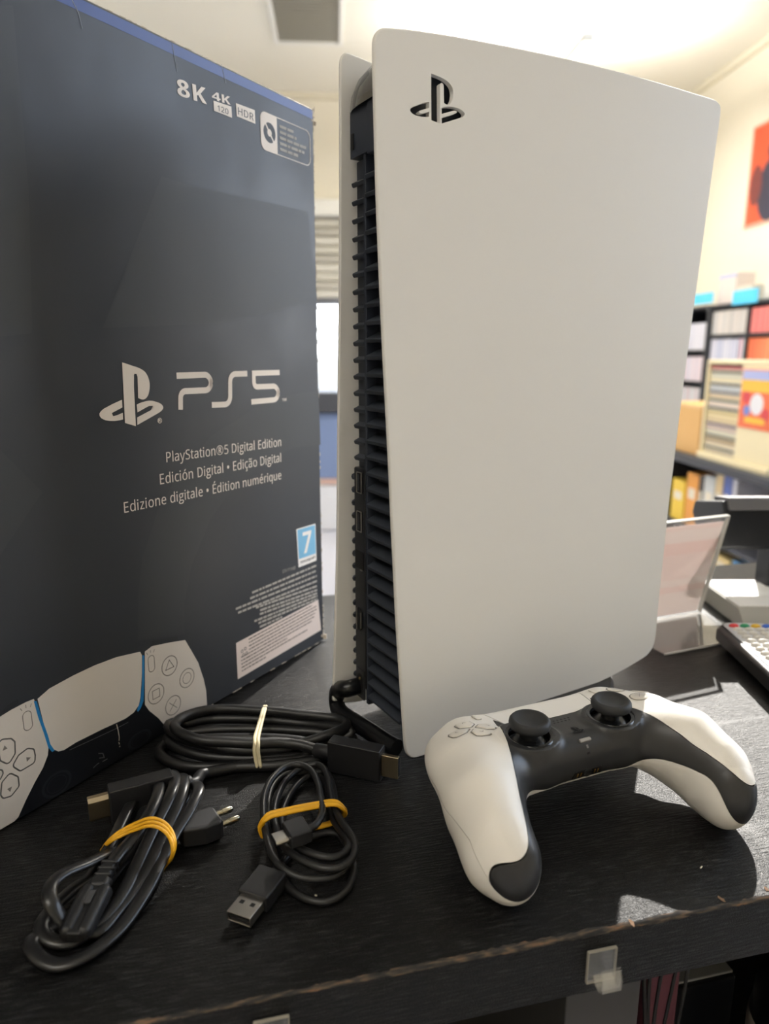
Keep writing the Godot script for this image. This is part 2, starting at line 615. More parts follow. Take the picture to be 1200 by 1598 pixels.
func build_desk() -> void:
	var a := G(213, 1598)
	var b := G(1200, 1400)
	DX = (b - a).normalized()
	DZ = Vector3(-DX.z, 0, DX.x)
	DO = a
	var t := thing("desk", "black wood-grain shop desk with a chipped tan front edge", "desk", "", Transform3D(Basis(DX, Vector3.UP, DZ), DO))
	var wood := desk_wood()
	obj("desk_top", rbox(MB.new(), Vector3(0.25, -0.0165, -DESK_DEEP / 2), Vector3(2.3, 0.033, DESK_DEEP), 0.0012), wood, t)
	# the worn strip along the top front edge: bare board and orange core where the laminate has broken away
	var worn := mat("worn_edge", Color.WHITE, 0.8)
	worn.albedo_texture = noise_tex(0.03, [rgb(24, 23, 22), rgb(52, 46, 40), rgb(92, 76, 60), rgb(136, 92, 60)], [0.3, 0.5, 0.7, 0.95], 512, 21, 5)
	worn.uv1_triplanar = true
	worn.uv1_scale = Vector3(5, 40, 40)
	var rng := RandomNumberGenerator.new()
	rng.seed = 4
	var em := MB.new()
	var x := -0.25
	var prev := -1
	var nz := FastNoiseLite.new()
	nz.seed = 9
	nz.frequency = 60.0
	while x < 1.0:
		var w := 0.0012 + 0.0009 * nz.get_noise_1d(x) + (0.0009 * nz.get_noise_1d(x * 4.0))
		if x > 0.10 and x < 0.24:
			w += 0.0006
		w = maxf(w, 0.0008)
		var o := em.p(Vector3(x, 0.00025, -w), Vector3(0, 1, 0.2).normalized())
		em.p(Vector3(x, 0.0, 0.0004), Vector3(0, 0.7, 0.7))
		em.p(Vector3(x, -w * 0.8, 0.0005), Vector3(0, 0.2, 1).normalized())
		if prev >= 0:
			em.quad(prev, prev + 1, o + 1, o)
			em.quad(prev + 1, prev + 2, o + 2, o + 1)
		prev = o
		x += 0.0012
	obj("worn_edge", em, worn, t)
	for c in [[985, 1440], [1126, 1404], [1196, 1388]]:
		var p: Vector3 = t.transform.affine_inverse() * G(c[0], c[1])
		var cm := MB.new()
		var poly := PackedVector2Array()
		for k in 7:
			poly.append(Vector2.from_angle(TAU * k / 7) * Vector2(0.0005 + 0.0008 * rng.randf(), 0.001 + 0.002 * rng.randf()))
		cm = flat_poly(cm, poly, 0.0)
		obj("laminate_chip", cm, mat("orange_core", rgb(120, 92, 68), 0.85), t, Transform3D(Basis(Vector3.RIGHT, -PI / 2), Vector3(p.x, 0.0003, p.z)))
	# understructure
	var pl: Vector3 = t.transform.affine_inverse() * on_plane(882, 1580, DO - DZ * 0.012, DZ)
	var pr: Vector3 = t.transform.affine_inverse() * on_plane(997, 1580, DO - DZ * 0.012, DZ)
	var grey := mat("support_panel", rgb(52, 50, 48), 0.55)
	obj("support_panel", rbox(MB.new(), Vector3((pl.x + pr.x) / 2, -0.4765, -0.012 - 0.2), Vector3(pr.x - pl.x, 0.887, 0.4), 0.001), grey, t)
	obj("side_panel", rbox(MB.new(), Vector3(-0.88, -0.4765, -0.23), Vector3(0.03, 0.887, 0.42), 0.001), wood, t)
	obj("side_panel", rbox(MB.new(), Vector3(1.38, -0.4765, -0.23), Vector3(0.03, 0.887, 0.42), 0.001), wood, t)
	obj("back_panel", rbox(MB.new(), Vector3(0.25, -0.4765, -0.45), Vector3(2.2, 0.887, 0.015), 0.001), wood, t)
	obj("lower_shelf", rbox(MB.new(), Vector3(0.25, -0.26, -0.225), Vector3(2.2, 0.02, 0.42), 0.001), wood, t)
	# crumbs of paper and dust lying on the desk
	for c in [[528, 1108, 3.0], [763, 1300, 0.0], [1094, 1355, 2.4], [493, 1399, 1.6], [552, 1063, 1.2]]:
		if c[2] > 0.0:
			var cr := obj("paper_crumb", rbox(MB.new(), Vector3(0, 0.0004, 0), Vector3(0.0008 * c[2], 0.0008, 0.0006), 0.0002), mat("crumb", rgb(215, 208, 190), 0.9), null, Transform3D(Basis(Vector3.UP, c[0]), G(c[0], c[1]) + Vector3(0, 0.0002, 0)))
			tag(cr, "tiny pale crumb lying on the black desk", "crumb", "crumbs on the desk")

# ------------------------------------------------------------------ the box
var BX := Vector3.RIGHT
var BN := Vector3.BACK
var BO := Vector3.ZERO

func bx(px: float, py: float) -> Vector2:
	var p := on_plane(px, py, BO, BN) - BO
	return Vector2(p.dot(BX), p.y)

func bxl(list: Array, ox := 0.0, oy := 0.0, k := 1.0) -> PackedVector2Array:
	var out := PackedVector2Array()
	for q in list:
		var p := bx(ox + q[0] / k, oy + q[1] / k)
		out.append(Vector2(p.x, maxf(p.y, 0.0012)))
	return out

func words(m: MB, a: Vector2, b: Vector2, high: float, z: float, rng: RandomNumberGenerator) -> void:
	# a line of print too fine to read: word-long dashes with gaps
	var d := (b - a).normalized()
	var up := Vector2(-d.y, d.x) * high
	var x := 0.0
	var l := a.distance_to(b)
	while x < l - high * 0.5:
		var w := minf(high * rng.randf_range(1.2, 5.0), l - x)
		var p := a + d * x
		var q := a + d * (x + w)
		m.quad(m.p(Vector3(p.x, p.y, z), Vector3.BACK), m.p(Vector3(q.x, q.y, z), Vector3.BACK), m.p(Vector3(q.x + up.x, q.y + up.y, z), Vector3.BACK), m.p(Vector3(p.x + up.x, p.y + up.y, z), Vector3.BACK))
		x += w + high * 0.55

func build_box() -> void:
	BO = G(506, 1000)
	var d := ray(1271, 547)
	BX = Vector3(d.x, 0, d.z).normalized()
	BN = Vector3(-BX.z, 0, BX.x)
	var high := bx(490, 171).y
	var wide := 0.44
	var t := thing("console_box", "large black cardboard box with blue top stripe and pale print", "box", "", Transform3D(Basis(BX, Vector3.UP, BN), BO))
	var card := mat("black_card", rgb(48, 51, 57), 0.46)
	card.roughness_texture = noise_tex(0.01, [Color(0.82, 0.82, 0.82), Color(1, 1, 1)], [0.2, 0.8], 512, 31)
	card.uv1_triplanar = true
	card.uv1_scale = Vector3(2, 2, 2)
	obj("carton", rbox(MB.new(), Vector3(-wide / 2, high / 2 + 0.0005, -0.0875), Vector3(wide, high, 0.175), 0.0016), card, t)
	var rng := RandomNumberGenerator.new()
	rng.seed = 12
	# large tone-on-tone shapes
	var tone := mat("card_lighter", rgb(54, 57, 61), 0.46)
	var z1 := 0.00012
	var tm := MB.new()
	flat_poly(tm, bxl([[-40, 10], [20, 8], [45, 300], [50, 520], [-40, 530]]), z1)
	obj("printed_panel_shape", tm, tone, t)
	tm = MB.new()
	flat_poly(tm, bxl([[160, 512], [252, 275], [300, 290], [480, 330], [495, 470], [340, 505]]), z1)
	obj("printed_triangle_shape", tm, tone, t)
	tm = MB.new()
	flat_poly(tm, bxl([[-60, 650], [0, 702], [66, 768], [0, 866], [-60, 950]]), z1)
	obj("printed_cross_shape", tm, tone, t)
	tm = MB.new()
	flat_poly(tm, bxl([[215, 1000], [215, 930], [222, 870], [245, 800], [280, 735], [330, 680], [400, 635], [460, 615], [497, 610], [500, 694], [460, 698], [420, 716], [370, 755], [328, 810], [300, 880], [288, 940], [288, 990]]), z1)
	obj("printed_ring_shape", tm, tone, t)
	# blue stripe along the top
	var ys := bx(300, 99).y
	tm = MB.new()
	flat_poly(tm, PackedVector2Array([Vector2(-wide + 0.006, ys), Vector2(-0.0018, ys), Vector2(-0.0018, high - 0.0014), Vector2(-wide + 0.006, high - 0.0014)]), z1)
	obj("printed_stripe", tm, mat("blue_print", rgb(44, 66, 132), 0.35), t)
	# scuffs on the edges
	var pale := mat("bare_card", rgb(206, 196, 182), 0.9)
	var sm := MB.new()
	for k in 70:
		var y := rng.randf_range(0.01, high - 0.01)
		var l := rng.randf_range(0.0005, 0.004)
		rbox(sm, Vector3(-0.0004, y, -0.0004), Vector3(0.0007, l, 0.0006), 0.0002)
	for k in 40:
		var x := -rng.randf() * 0.36
		rbox(sm, Vector3(x, high + 0.0001, -0.0005), Vector3(rng.randf_range(0.0005, 0.004), 0.0004, 0.0004), 0.0001)
		var xx := -rng.randf() * 0.4
		rbox(sm, Vector3(xx, 0.0014, -0.0002), Vector3(rng.randf_range(0.0005, 0.006), 0.0006, 0.0006), 0.0002)
	obj("edge_scuff", sm, pale, t).set_meta("kind", "stuff")
	# torn corners
	for cy in [high - 0.004, 0.004]:
		var cm := MB.new()
		for k in 26:
			var a := Vector3(rng.randf_range(-0.005, 0.0025), maxf(cy + rng.randf_range(-0.006, 0.005), 0.0035), rng.randf_range(-0.004, 0.0))
			rbox(cm, a, Vector3(rng.randf_range(0.001, 0.004), rng.randf_range(0.0006, 0.003), 0.0006), 0.0002, Basis(Vector3(rng.randf(), rng.randf(), rng.randf()).normalized(), rng.randf() * 3.0))
		obj("torn_corner", cm, pale, t)
	# creases at the top
	for l in [[[112, 0], [122, 20], [128, 45]], [[268, 68], [272, 90], [276, 112]], [[345, 100], [349, 118], [352, 130]]]:
		var cm := MB.new()
		ribbon(cm, bxl(l), 0.0005, z1 + 0.0001)
		obj("crease", cm, mat("crease_grey", rgb(132, 138, 150), 0.7), t)
	# lettering
	var ink := mat("pale_print", rgb(232, 222, 212), 0.5)
	var zt := 0.0003
	# console logo: standing letter and lying curve
	for l in [
		[[450, 105], [530, 130], [600, 155], [665, 175], [720, 195], [765, 220], [800, 245], [828, 280], [850, 320], [868, 370], [880, 430], [882, 480], [878, 530], [868, 580], [855, 620], [835, 652], [810, 675], [788, 683], [765, 685], [735, 676], [700, 660], [695, 480], [690, 330], [684, 300], [675, 285], [655, 275], [642, 284], [635, 300], [635, 500], [665, 1100], [495, 1050]],
		[[448, 688], [300, 755], [160, 830], [118, 868], [95, 905], [100, 940], [120, 970], [155, 993], [200, 1010], [260, 1019], [330, 1020], [400, 1010], [465, 995], [462, 890], [370, 930], [340, 942], [310, 945], [285, 938], [270, 925], [275, 908], [290, 895], [455, 808]],
		[[678, 765], [720, 742], [770, 725], [825, 709], [880, 703], [930, 706], [980, 720], [1025, 735], [1060, 755], [1082, 778], [1092, 805], [1087, 832], [1070, 855], [1040, 880], [1000, 905], [688, 1082], [685, 965], [900, 850], [935, 828], [945, 805], [942, 792], [930, 785], [905, 781], [880, 785], [850, 795], [690, 885]]]:
		var lm := MB.new()
		flat_poly(lm, bxl(l, 145, 555, 10), zt)
		obj("printed_logo", lm, ink, t)
	var rm := MB.new()
	ring_add(rm, bx(248.8, 656.3), 0.0013, 0.0017, zt, 24)
	obj("registered_mark", rm, ink, t)
	write("registered_letter", "R", bx(247.0, 658.4), bx(250.8, 657.7), 0.0016, zt, ink, t, true)
	# P S 5 drawn with one even stroke
	var sw := 0.0039
	for q in [
		[[[90, 128], [412, 117], [412, 262], [128, 274], [128, 447]], [0, 0.0055, 0.0055, 0.0045, 0]],
		[[[752, 108], [592, 113], [592, 395], [420, 402]], [0, 0.0055, 0.0055, 0]],
		[[[1055, 97], [813, 105], [815, 233], [1042, 224], [1042, 350], [790, 373]], [0, 0, 0.0035, 0.0055, 0.0055, 0]]]:
		var lm := MB.new()
		ribbon(lm, rounded(Array(bxl(q[0], 260, 565, 6)), q[1], true, 8), sw, zt)
		obj("printed_letter", lm, ink, t)
	write("trade_mark", "TM", bx(440.2, 626.5), bx(446.5, 625.5), 0.0022, zt, ink, t, true)
	write("printed_line", "PlayStation®5 Digital Edition", bx(259.3, 721.5), bx(438.3, 696.0), 0.0, zt, ink, t)
	write("printed_line", "Edición Digital • Edição Digital", bx(249.5, 756.0), bx(438.3, 720.5), 0.0, zt, ink, t)
	write("printed_line", "Edizione digitale • Édition numérique", bx(193.5, 800.5), bx(438.5, 747.5), 0.0, zt, ink, t)
	# badges at the top corner
	write("badge_text", "8K", bx(277, 149), bx(322.5, 163), bx(278, 123).distance_to(bx(279, 149)), zt, ink, t, true)
	write("badge_text", "4K", bx(330.5, 155), bx(359.5, 164), bx(331, 143).distance_to(bx(331.5, 156)), zt, ink, t, true)
	var dark := mat("dark_print", rgb(38, 40, 46), 0.5)
	for q in [[[[332.5, 157], [360.5, 166.5], [361.5, 184], [333.5, 173]], "120", [339, 172.8], [356, 179], 0.0], [[[367.5, 161], [397, 172], [398, 193.5], [369, 181.5]], "HDR", [371, 178.5], [395.2, 188.6], 0.0]]:
		var lm := MB.new()
		flat_poly(lm, bxl(q[0]), zt)
		obj("badge_panel", lm, ink, t)
		var hh := bx(q[2][0], q[2][1]).distance_to(bx(q[2][0], q[2][1] - 11.0 if q[1] == "HDR" else q[2][1] - 8.5))
		write("badge_text", q[1], bx(q[2][0], q[2][1]), bx(q[3][0], q[3][1]), hh, zt + 0.0001, dark, t)
	var b0 := bx(405.5, 172)
	var b1 := bx(484, 258)
	var b2 := bx(431, 182)
	var bw := b1.x - b0.x
	var bh := absf(bx(408, 232).y - bx(405.5, 172).y)
	var lm := MB.new()
	var frame := rounded([b0, b0 + Vector2(bw, 0), b0 + Vector2(bw, -bh), b0 + Vector2(0, -bh)], [0.005, 0.005, 0.005, 0.005])
	ribbon(lm, frame, 0.0006, zt, true)
	obj("badge_frame", lm, ink, t)
	lm = MB.new()
	var hw := b2.x - b0.x
	flat_poly(lm, rounded([b0, b0 + Vector2(hw, 0), b0 + Vector2(hw, -bh), b0 + Vector2(0, -bh)], [0.005, 0, 0, 0.005]), zt + 0.00005)
	obj("badge_panel", lm, ink, t)
	lm = MB.new()
	var bc := b0 + Vector2(hw * 0.52, -bh * 0.5)
	ring_add(lm, bc, 0.0024, bh * 0.27, zt + 0.00012, 32)
	obj("disc_symbol", lm, dark, t)
	lm = MB.new()
	ribbon(lm, PackedVector2Array([bc + Vector2(-0.0075, 0.009), bc + Vector2(0.0075, -0.009)]), 0.0012, zt + 0.0002)
	obj("disc_symbol_stroke", lm, ink, t)
	lm = MB.new()
	for k in 5:
		var y := b0.y - bh * (0.24 + 0.155 * k)
		words(lm, Vector2(b2.x + 0.003, y), Vector2(b2.x + bw * [0.36, 0.4, 0.6, 0.56, 0.42][k], y), 0.0018, zt, rng)
	obj("fine_print", lm, mat("fine_print", rgb(170, 166, 160), 0.6), t)
	# age rating
	lm = MB.new()
	flat_poly(lm, bxl([[461.8, 826], [491.8, 817], [493.5, 874.5], [465.5, 885.5]]), zt)
	obj("rating_panel", lm, mat("white_print", rgb(230, 226, 224), 0.5), t)
	lm = MB.new()
	flat_poly(lm, bxl([[463.3, 827], [490.8, 819], [492.3, 863.5], [466.0, 872.5]]), zt + 0.0001)
	obj("rating_field", lm, mat("sky_blue_print", rgb(118, 176, 212), 0.5), t)
	write("rating_number", "7", bx(471.5, 864.5), bx(485.0, 860.0), bx(478, 862).distance_to(bx(477, 829)), zt + 0.0002, mat("white_print", Color.WHITE), t, true)
	write("rating_text", "www.pegi.info", bx(467.8, 879.5), bx(491.8, 870.5), 0.0, zt + 0.0002, dark, t)
	write("model_number", "CFI-1116B", bx(440.5, 894.5), bx(460.5, 888), 0.0, zt, mat("fine_print", Color.WHITE), t)
	# fine print block
	lm = MB.new()
	var rows := [[393, 926.5, 493, 884], [390, 935.5, 493.5, 892], [367.5, 952, 494, 900], [371, 958, 494, 908], [399, 950, 494, 916], [405.5, 954, 494.5, 922], [405, 960, 494.5, 927], [396.5, 971, 495, 931], [403, 974, 495, 936], [405, 980, 440, 964]]
	for r in rows:
		words(lm, bx(r[0], r[1]), bx(r[2], r[3]), 0.0017, zt, rng)
	obj("fine_print", lm, mat("fine_print", Color.WHITE), t)
	# white sticker with rows of small print
	lm = MB.new()
	flat_poly(lm, bxl([[367.8, 1003.5], [496, 935.5], [500.5, 983], [370.5, 1060]]), zt + 0.00005)
	obj("white_sticker", lm, mat("sticker", rgb(222, 208, 202), 0.6), t)
	lm = MB.new()
	for k in 9:
		var f := (k + 1.0) / 10.5
		var l := Vector2(367.8, 1003.5).lerp(Vector2(370.5, 1060), f)
		var r := Vector2(496, 935.5).lerp(Vector2(500.5, 983), f)
		var s0: float = 0.15 if k < 4 else 0.05
		var s1: float = [0.92, 0.97, 0.97, 0.95, 0.94, 0.9, 0.6, 0.84, 0.35][k]
		var pa := l.lerp(r, s0)
		var pb := l.lerp(r, s1)
		words(lm, bx(pa.x, pa.y), bx(pb.x, pb.y), 0.0011, zt + 0.0002, rng)
	obj("sticker_print", lm, mat("sticker_ink", rgb(120, 112, 108), 0.6), t)
	lm = MB.new()
	for q in [[377, 1016], [379, 1022], [382, 1012], [384, 1019]]:
		ring_add(lm, bx(q[0], q[1]), 0.0008, 0.0014, zt + 0.0002, 10)
	obj("sticker_symbol", lm, mat("sticker_ink", Color.WHITE), t)
	build_box_picture(t)

func build_box_picture(t: Node3D) -> void:
	# the pad pictured life-size along the bottom of the box
	var z := 0.00022
	var white := mat("picture_white", rgb(222, 214, 206), 0.45)
	var black := mat("picture_black", rgb(20, 22, 27), 0.35)
	var line := mat("picture_line", rgb(136, 130, 124), 0.5)
	var K := 3.529
	var m := MB.new()
	flat_poly(m, bxl([[262, 655], [290, 676], [320, 683], [350, 676], [420, 635], [560, 565], [690, 505], [735, 472], [765, 440], [790, 402], [800, 430], [830, 465], [870, 497], [905, 540], [917, 572], [600, 762], [78, 1070], [100, 1040], [140, 950], [190, 850], [235, 770], [260, 705]], 0, 980, K), z)
	obj("pictured_center", m, black, t)
	m = MB.new()
	flat_poly(m, bxl([[-200, 590], [-100, 540], [0, 487], [60, 450], [140, 408], [185, 390], [195, 420], [225, 510], [255, 600], [266, 650], [262, 700], [235, 770], [190, 850], [140, 950], [100, 1040], [78, 1072], [0, 1117], [-200, 1232]], 0, 980, K), z + 0.00003)
	obj("pictured_shell", m, white, t)
	m = MB.new()
	flat_poly(m, bxl([[796, 130], [825, 108], [835, 100], [930, 80], [1018, 66], [1050, 120], [1090, 190], [1120, 280], [1134, 345], [1139, 430], [1020, 508], [917, 568], [905, 535], [870, 495], [820, 455], [797, 422]], 0, 980, K), z + 0.00003)
	obj("pictured_shell", m, white, t)
	m = MB.new()
	flat_poly(m, bxl([[205, 390], [270, 333], [400, 262], [520, 205], [640, 160], [770, 130], [780, 150], [780, 250], [772, 380], [763, 425], [735, 465], [690, 498], [560, 558], [420, 628], [350, 672], [320, 679], [292, 667], [272, 635], [240, 530]], 0, 980, K), z + 0.00003)
	obj("pictured_touchpad", m, white, t)
	var blue := mat("picture_blue", rgb(40, 132, 196), 0.4)
	m = MB.new()
	flat_poly(m, bxl([[184, 402], [200, 402], [230, 500], [262, 590], [276, 640], [300, 674], [285, 682], [264, 658], [240, 580], [208, 490]], 0, 980, K), z + 0.00008)
	flat_poly(m, bxl([[782, 150], [793, 150], [793, 300], [789, 400], [774, 440], [758, 462], [752, 452], [772, 400], [780, 300]], 0, 980, K), z + 0.00008)
	obj("pictured_light_strip", m, blue, t)
	var deep := mat("picture_grey", rgb(42, 44, 49), 0.4)
	for q in [[312, 858], [768, 612]]:
		m = MB.new()
		var c := bx(q[0] / K, 980 + q[1] / K)
		var rr := minf(0.0095, c.y - 0.0015)
		ring_add(m, c, rr - 0.0013, rr, z + 0.00008, 40, 0.0095 / rr)
		ring_add(m, c, rr * 0.62, rr * 0.67, z + 0.00008, 40, 0.0095 / rr)
		obj("pictured_stick", m, deep, t)
	# small marks in the black middle: a fine highlight under the pad, the emblem
	m = MB.new()
	ribbon(m, bxl([[380, 672], [520, 608], [640, 552], [705, 518]], 0, 980, K), 0.0004, z + 0.00008)
	ribbon(m, bxl([[512, 770], [530, 752], [545, 742]], 0, 980, K), 0.0006, z + 0.00008)
	ribbon(m, bxl([[540, 690], [565, 690], [572, 712], [545, 716]], 0, 980, K), 0.0006, z + 0.00008)
	ribbon(m, bxl([[562, 735], [590, 720]], 0, 980, K), 0.0006, z + 0.00008)
	obj("pictured_emblem", m, mat("picture_mid", rgb(110, 110, 112), 0.4), t)
	var zz := z + 0.0001
	# round buttons with their signs
	var rad := 0.0069
	for q in [[932, 207, 3], [1028, 275, 0], [858, 362, 4], [952, 425, 2]]:
		m = MB.new()
		var c := bx(q[0] / K, 980 + q[1] / K)
		ring_add(m, c, rad - 0.0006, rad, zz, 36)
		if q[2] == 0:
			ring_add(m, c, rad * 0.52, rad * 0.58, zz, 30)
		elif q[2] == 2:
			for s in [-1, 1]:
				ribbon(m, PackedVector2Array([c + Vector2(-0.0032, -0.0032 * s), c + Vector2(0.0032, 0.0032 * s)]), 0.0005, zz)
		else:
			var poly := PackedVector2Array()
			for k in q[2]:
				poly.append(c + Vector2.from_angle(TAU * (k + (0.5 if q[2] == 4 else 0.25 * 3 / 3.0)) / q[2] + (PI / 2 - TAU * 0.25 / 3.0 if q[2] == 3 else 0.0)) * 0.0041)
			ribbon(m, poly, 0.0005, zz, true)
		obj("pictured_button", m, line, t)
	for q in [[150, 510], [832, 196]]:
		m = MB.new()
		var c := bx(q[0] / K, 980 + q[1] / K)
		ribbon(m, rounded([c + Vector2(-0.0025, 0.0055), c + Vector2(0.0025, 0.0055), c + Vector2(0.0025, -0.0055), c + Vector2(-0.0025, -0.0055)], [0.0024, 0.0024, 0.0024, 0.0024]), 0.0005, zz, true)
		for k in 3:
			var a := PI / 2 + (k - 1) * 0.45
			ribbon(m, PackedVector2Array([c + Vector2(0, 0.002) + Vector2.from_angle(a) * 0.0055, c + Vector2(0, 0.002) + Vector2.from_angle(a) * 0.0075]), 0.0004, zz)
		obj("pictured_small_button", m, line, t)
	for l in [[[-20, 640], [10, 612], [60, 608], [80, 625], [82, 690], [45, 752], [0, 730]], [[66, 760], [100, 700], [150, 662], [185, 665], [192, 700], [190, 740], [110, 788]], [[52, 797], [98, 818], [104, 870], [60, 925], [15, 938], [2, 920], [8, 850]], [[-40, 790], [10, 778], [16, 800], [0, 832], [-40, 860]]]:
		m = MB.new()
		var pl := bxl(l, 0, 980, K)
		var arr := Array(pl)
		var rr := []
		for q in arr:
			rr.append(0.002)
		ribbon(m, rounded(arr, rr, false, 4), 0.0008, zz, true)
		obj("pictured_arrow_button", m, mat("picture_line_dark", rgb(96, 94, 92), 0.5), t)
	m = MB.new()
	for q in [[25, 662, 0], [152, 720, 3], [52, 886, 2]]:
		var c := bx(q[0] / K, 980 + q[1] / K)
		var a: float = [PI / 2, PI, -PI / 2, 0.0][q[2]]
		flat_poly(m, PackedVector2Array([c + Vector2.from_angle(a) * 0.0018, c + Vector2.from_angle(a + 2.1) * 0.0016, c + Vector2.from_angle(a - 2.1) * 0.0016]), zz)
	obj("pictured_arrow", m, line, t)
	# shoulder buttons showing above the shells
	m = MB.new()
	flat_poly(m, bxl([[832, 98], [835, 72], [900, 58], [975, 44], [982, 66], [930, 78]], 0, 980, K), z)
	flat_poly(m, bxl([[0, 470], [40, 425], [96, 392], [103, 412], [60, 445]], 0, 980, K), z)
	obj("pictured_shoulder", m, deep, t)
	# a white scratch down the middle
	m = MB.new()
	for l in [[[640, 530], [648, 560], [655, 600], [654, 620]], [[652, 628], [656, 640]], [[658, 648], [657, 655]]]:
		ribbon(m, bxl(l, 0, 980, K), 0.0006, zz)
	obj("scratch", m, mat("bare_card", Color.WHITE), t)

# ------------------------------------------------------------------ console
var CO := Vector3(0.0051, 0, -0.3927)      # rear bottom of the near side plate
var CX := Vector3(0.862, 0, -0.5067)       # rear to front
var CN := Vector3(0.5067, 0, 0.862)        # out of the near side plate
const WIDE := 0.075

func cs(px: float, py: float, z := 0.0) -> Vector2:
	var p := on_plane(px, py, CO + CN * z, CN) - CO
	return Vector2(p.dot(CX), p.y)

func cr(px: float, py: float, x := 0.014) -> Vector2:
	# on the rear face: (across, up)
	var p := on_plane(px, py, CO + CX * x, CX) - CO
	return Vector2(p.dot(CN), p.y)

func resample(poly: PackedVector2Array, step: float) -> PackedVector2Array:
	var out := PackedVector2Array()
	for i in poly.size():
		var a := poly[i]
		var b := poly[(i + 1) % poly.size()]
		var k := maxi(1, int(round(a.distance_to(b) / step)))
		for j in k:
			out.append(a.lerp(b, float(j) / k))
	return out

func soften(poly: PackedVector2Array, times := 2) -> PackedVector2Array:
	for t in times:
		var out := PackedVector2Array()
		for i in poly.size():
			var a := poly[i]
			var b := poly[(i + 1) % poly.size()]
			out.append(a.lerp(b, 0.25))
			out.append(a.lerp(b, 0.75))
		poly = out
	return poly

func plate_bow(s: float, y: float) -> float:
	var a := (s - 0.12) / 0.12
	var b := (y - 0.2) / 0.2
	return -0.0022 * a * a - 0.0012 * b * b + 0.0017

func plate_mesh(outer: PackedVector2Array, holes: Array, z0: float, z1: float, bev: float, bow: float) -> MB:
	var m := MB.new()
	var o := resample(outer, 0.003)
	if not Geometry2D.is_polygon_clockwise(o):
		o.reverse()
	var cnt := o.size()
	var nr := PackedVector2Array()
	for i in cnt:
		var d := (o[(i + 1) % cnt] - o[(i + cnt - 1) % cnt]).normalized()
		nr.append(Vector2(-d.y, d.x))
	var inner := PackedVector2Array()
	for i in cnt:
		inner.append(o[i] - nr[i] * bev)
	var pts := inner.duplicate()
	var hs := []
	var spans := []
	for h in holes:
		var r := resample(h, 0.0006)
		hs.append(r)
		spans.append([pts.size(), r.size()])
		pts.append_array(r)
	var tight := Geometry2D.offset_polygon(inner, -0.004)[0]
	var fat := []
	for h in hs:
		fat.append(Geometry2D.offset_polygon(h, 0.003)[0])
	var lo := Vector2(1e9, 1e9)
	var hi := -lo
	for q in o:
		lo = lo.min(q)
		hi = hi.max(q)
	var y := lo.y
	while y < hi.y:
		var x := lo.x
		while x < hi.x:
			var q := Vector2(x + 0.0013 * sin(y * 991.0), y + 0.0011 * cos(x * 813.0))
			var ok := Geometry2D.is_point_in_polygon(q, tight)
			for h in fat:
				if ok and Geometry2D.is_point_in_polygon(q, h):
					ok = false
			if ok:
				pts.append(q)
			x += 0.011
		y += 0.011
	var t := Geometry2D.triangulate_delaunay(pts)
	var keep := PackedInt32Array()
	for k in range(0, t.size(), 3):
		var c := (pts[t[k]] + pts[t[k + 1]] + pts[t[k + 2]]) / 3.0
		var ok := Geometry2D.is_point_in_polygon(c, inner)
		for h in hs:
			if ok and Geometry2D.is_point_in_polygon(c, h):
				ok = false
		if ok:
			keep.append(t[k]); keep.append(t[k + 1]); keep.append(t[k + 2])
	for side in 2:
		var first := m.v.size()
		for q in pts:
			var e := 0.0005
			var dx := bow * (plate_bow(q.x + e, q.y) - plate_bow(q.x - e, q.y)) / (2 * e)
			var dy := bow * (plate_bow(q.x, q.y + e) - plate_bow(q.x, q.y - e)) / (2 * e)
			var nn := Vector3(-dx, -dy, 1).normalized()
			m.p(Vector3(q.x, q.y, (z1 if side else z0) + bow * plate_bow(q.x, q.y)), nn if side else -nn)
		for k in range(0, keep.size(), 3):
			m.tri(first + keep[k], first + keep[k + 1], first + keep[k + 2])
		var ring := m.v.size()
		for i in cnt:
			m.p(Vector3(o[i].x, o[i].y, (z1 - bev if side else z0 + bev) + bow * plate_bow(o[i].x, o[i].y)), Vector3(nr[i].x, nr[i].y, 0))
		for i in cnt:
			var j := (i + 1) % cnt
			m.quad(first + i, first + j, ring + j, ring + i)
		if side:
			var low := ring - pts.size() - cnt
			for i in cnt:
				var j := (i + 1) % cnt
				m.quad(ring + i, ring + j, low + j, low + i)
	for h in hs:
		var c: int = h.size()
		var sg := 1.0 if Geometry2D.is_polygon_clockwise(h) else -1.0
		for i in c:
			var a: Vector2 = h[i]
			var b: Vector2 = h[(i + 1) % c]
			var d := (b - a).normalized()
			var nn := Vector3(d.y, -d.x, 0) * sg
			m.flat4(Vector3(a.x, a.y, z0 + bow * plate_bow(a.x, a.y)), Vector3(b.x, b.y, z0 + bow * plate_bow(b.x, b.y)), Vector3(b.x, b.y, z1 + bow * plate_bow(b.x, b.y)), Vector3(a.x, a.y, z1 + bow * plate_bow(a.x, a.y)), nn)
	return m

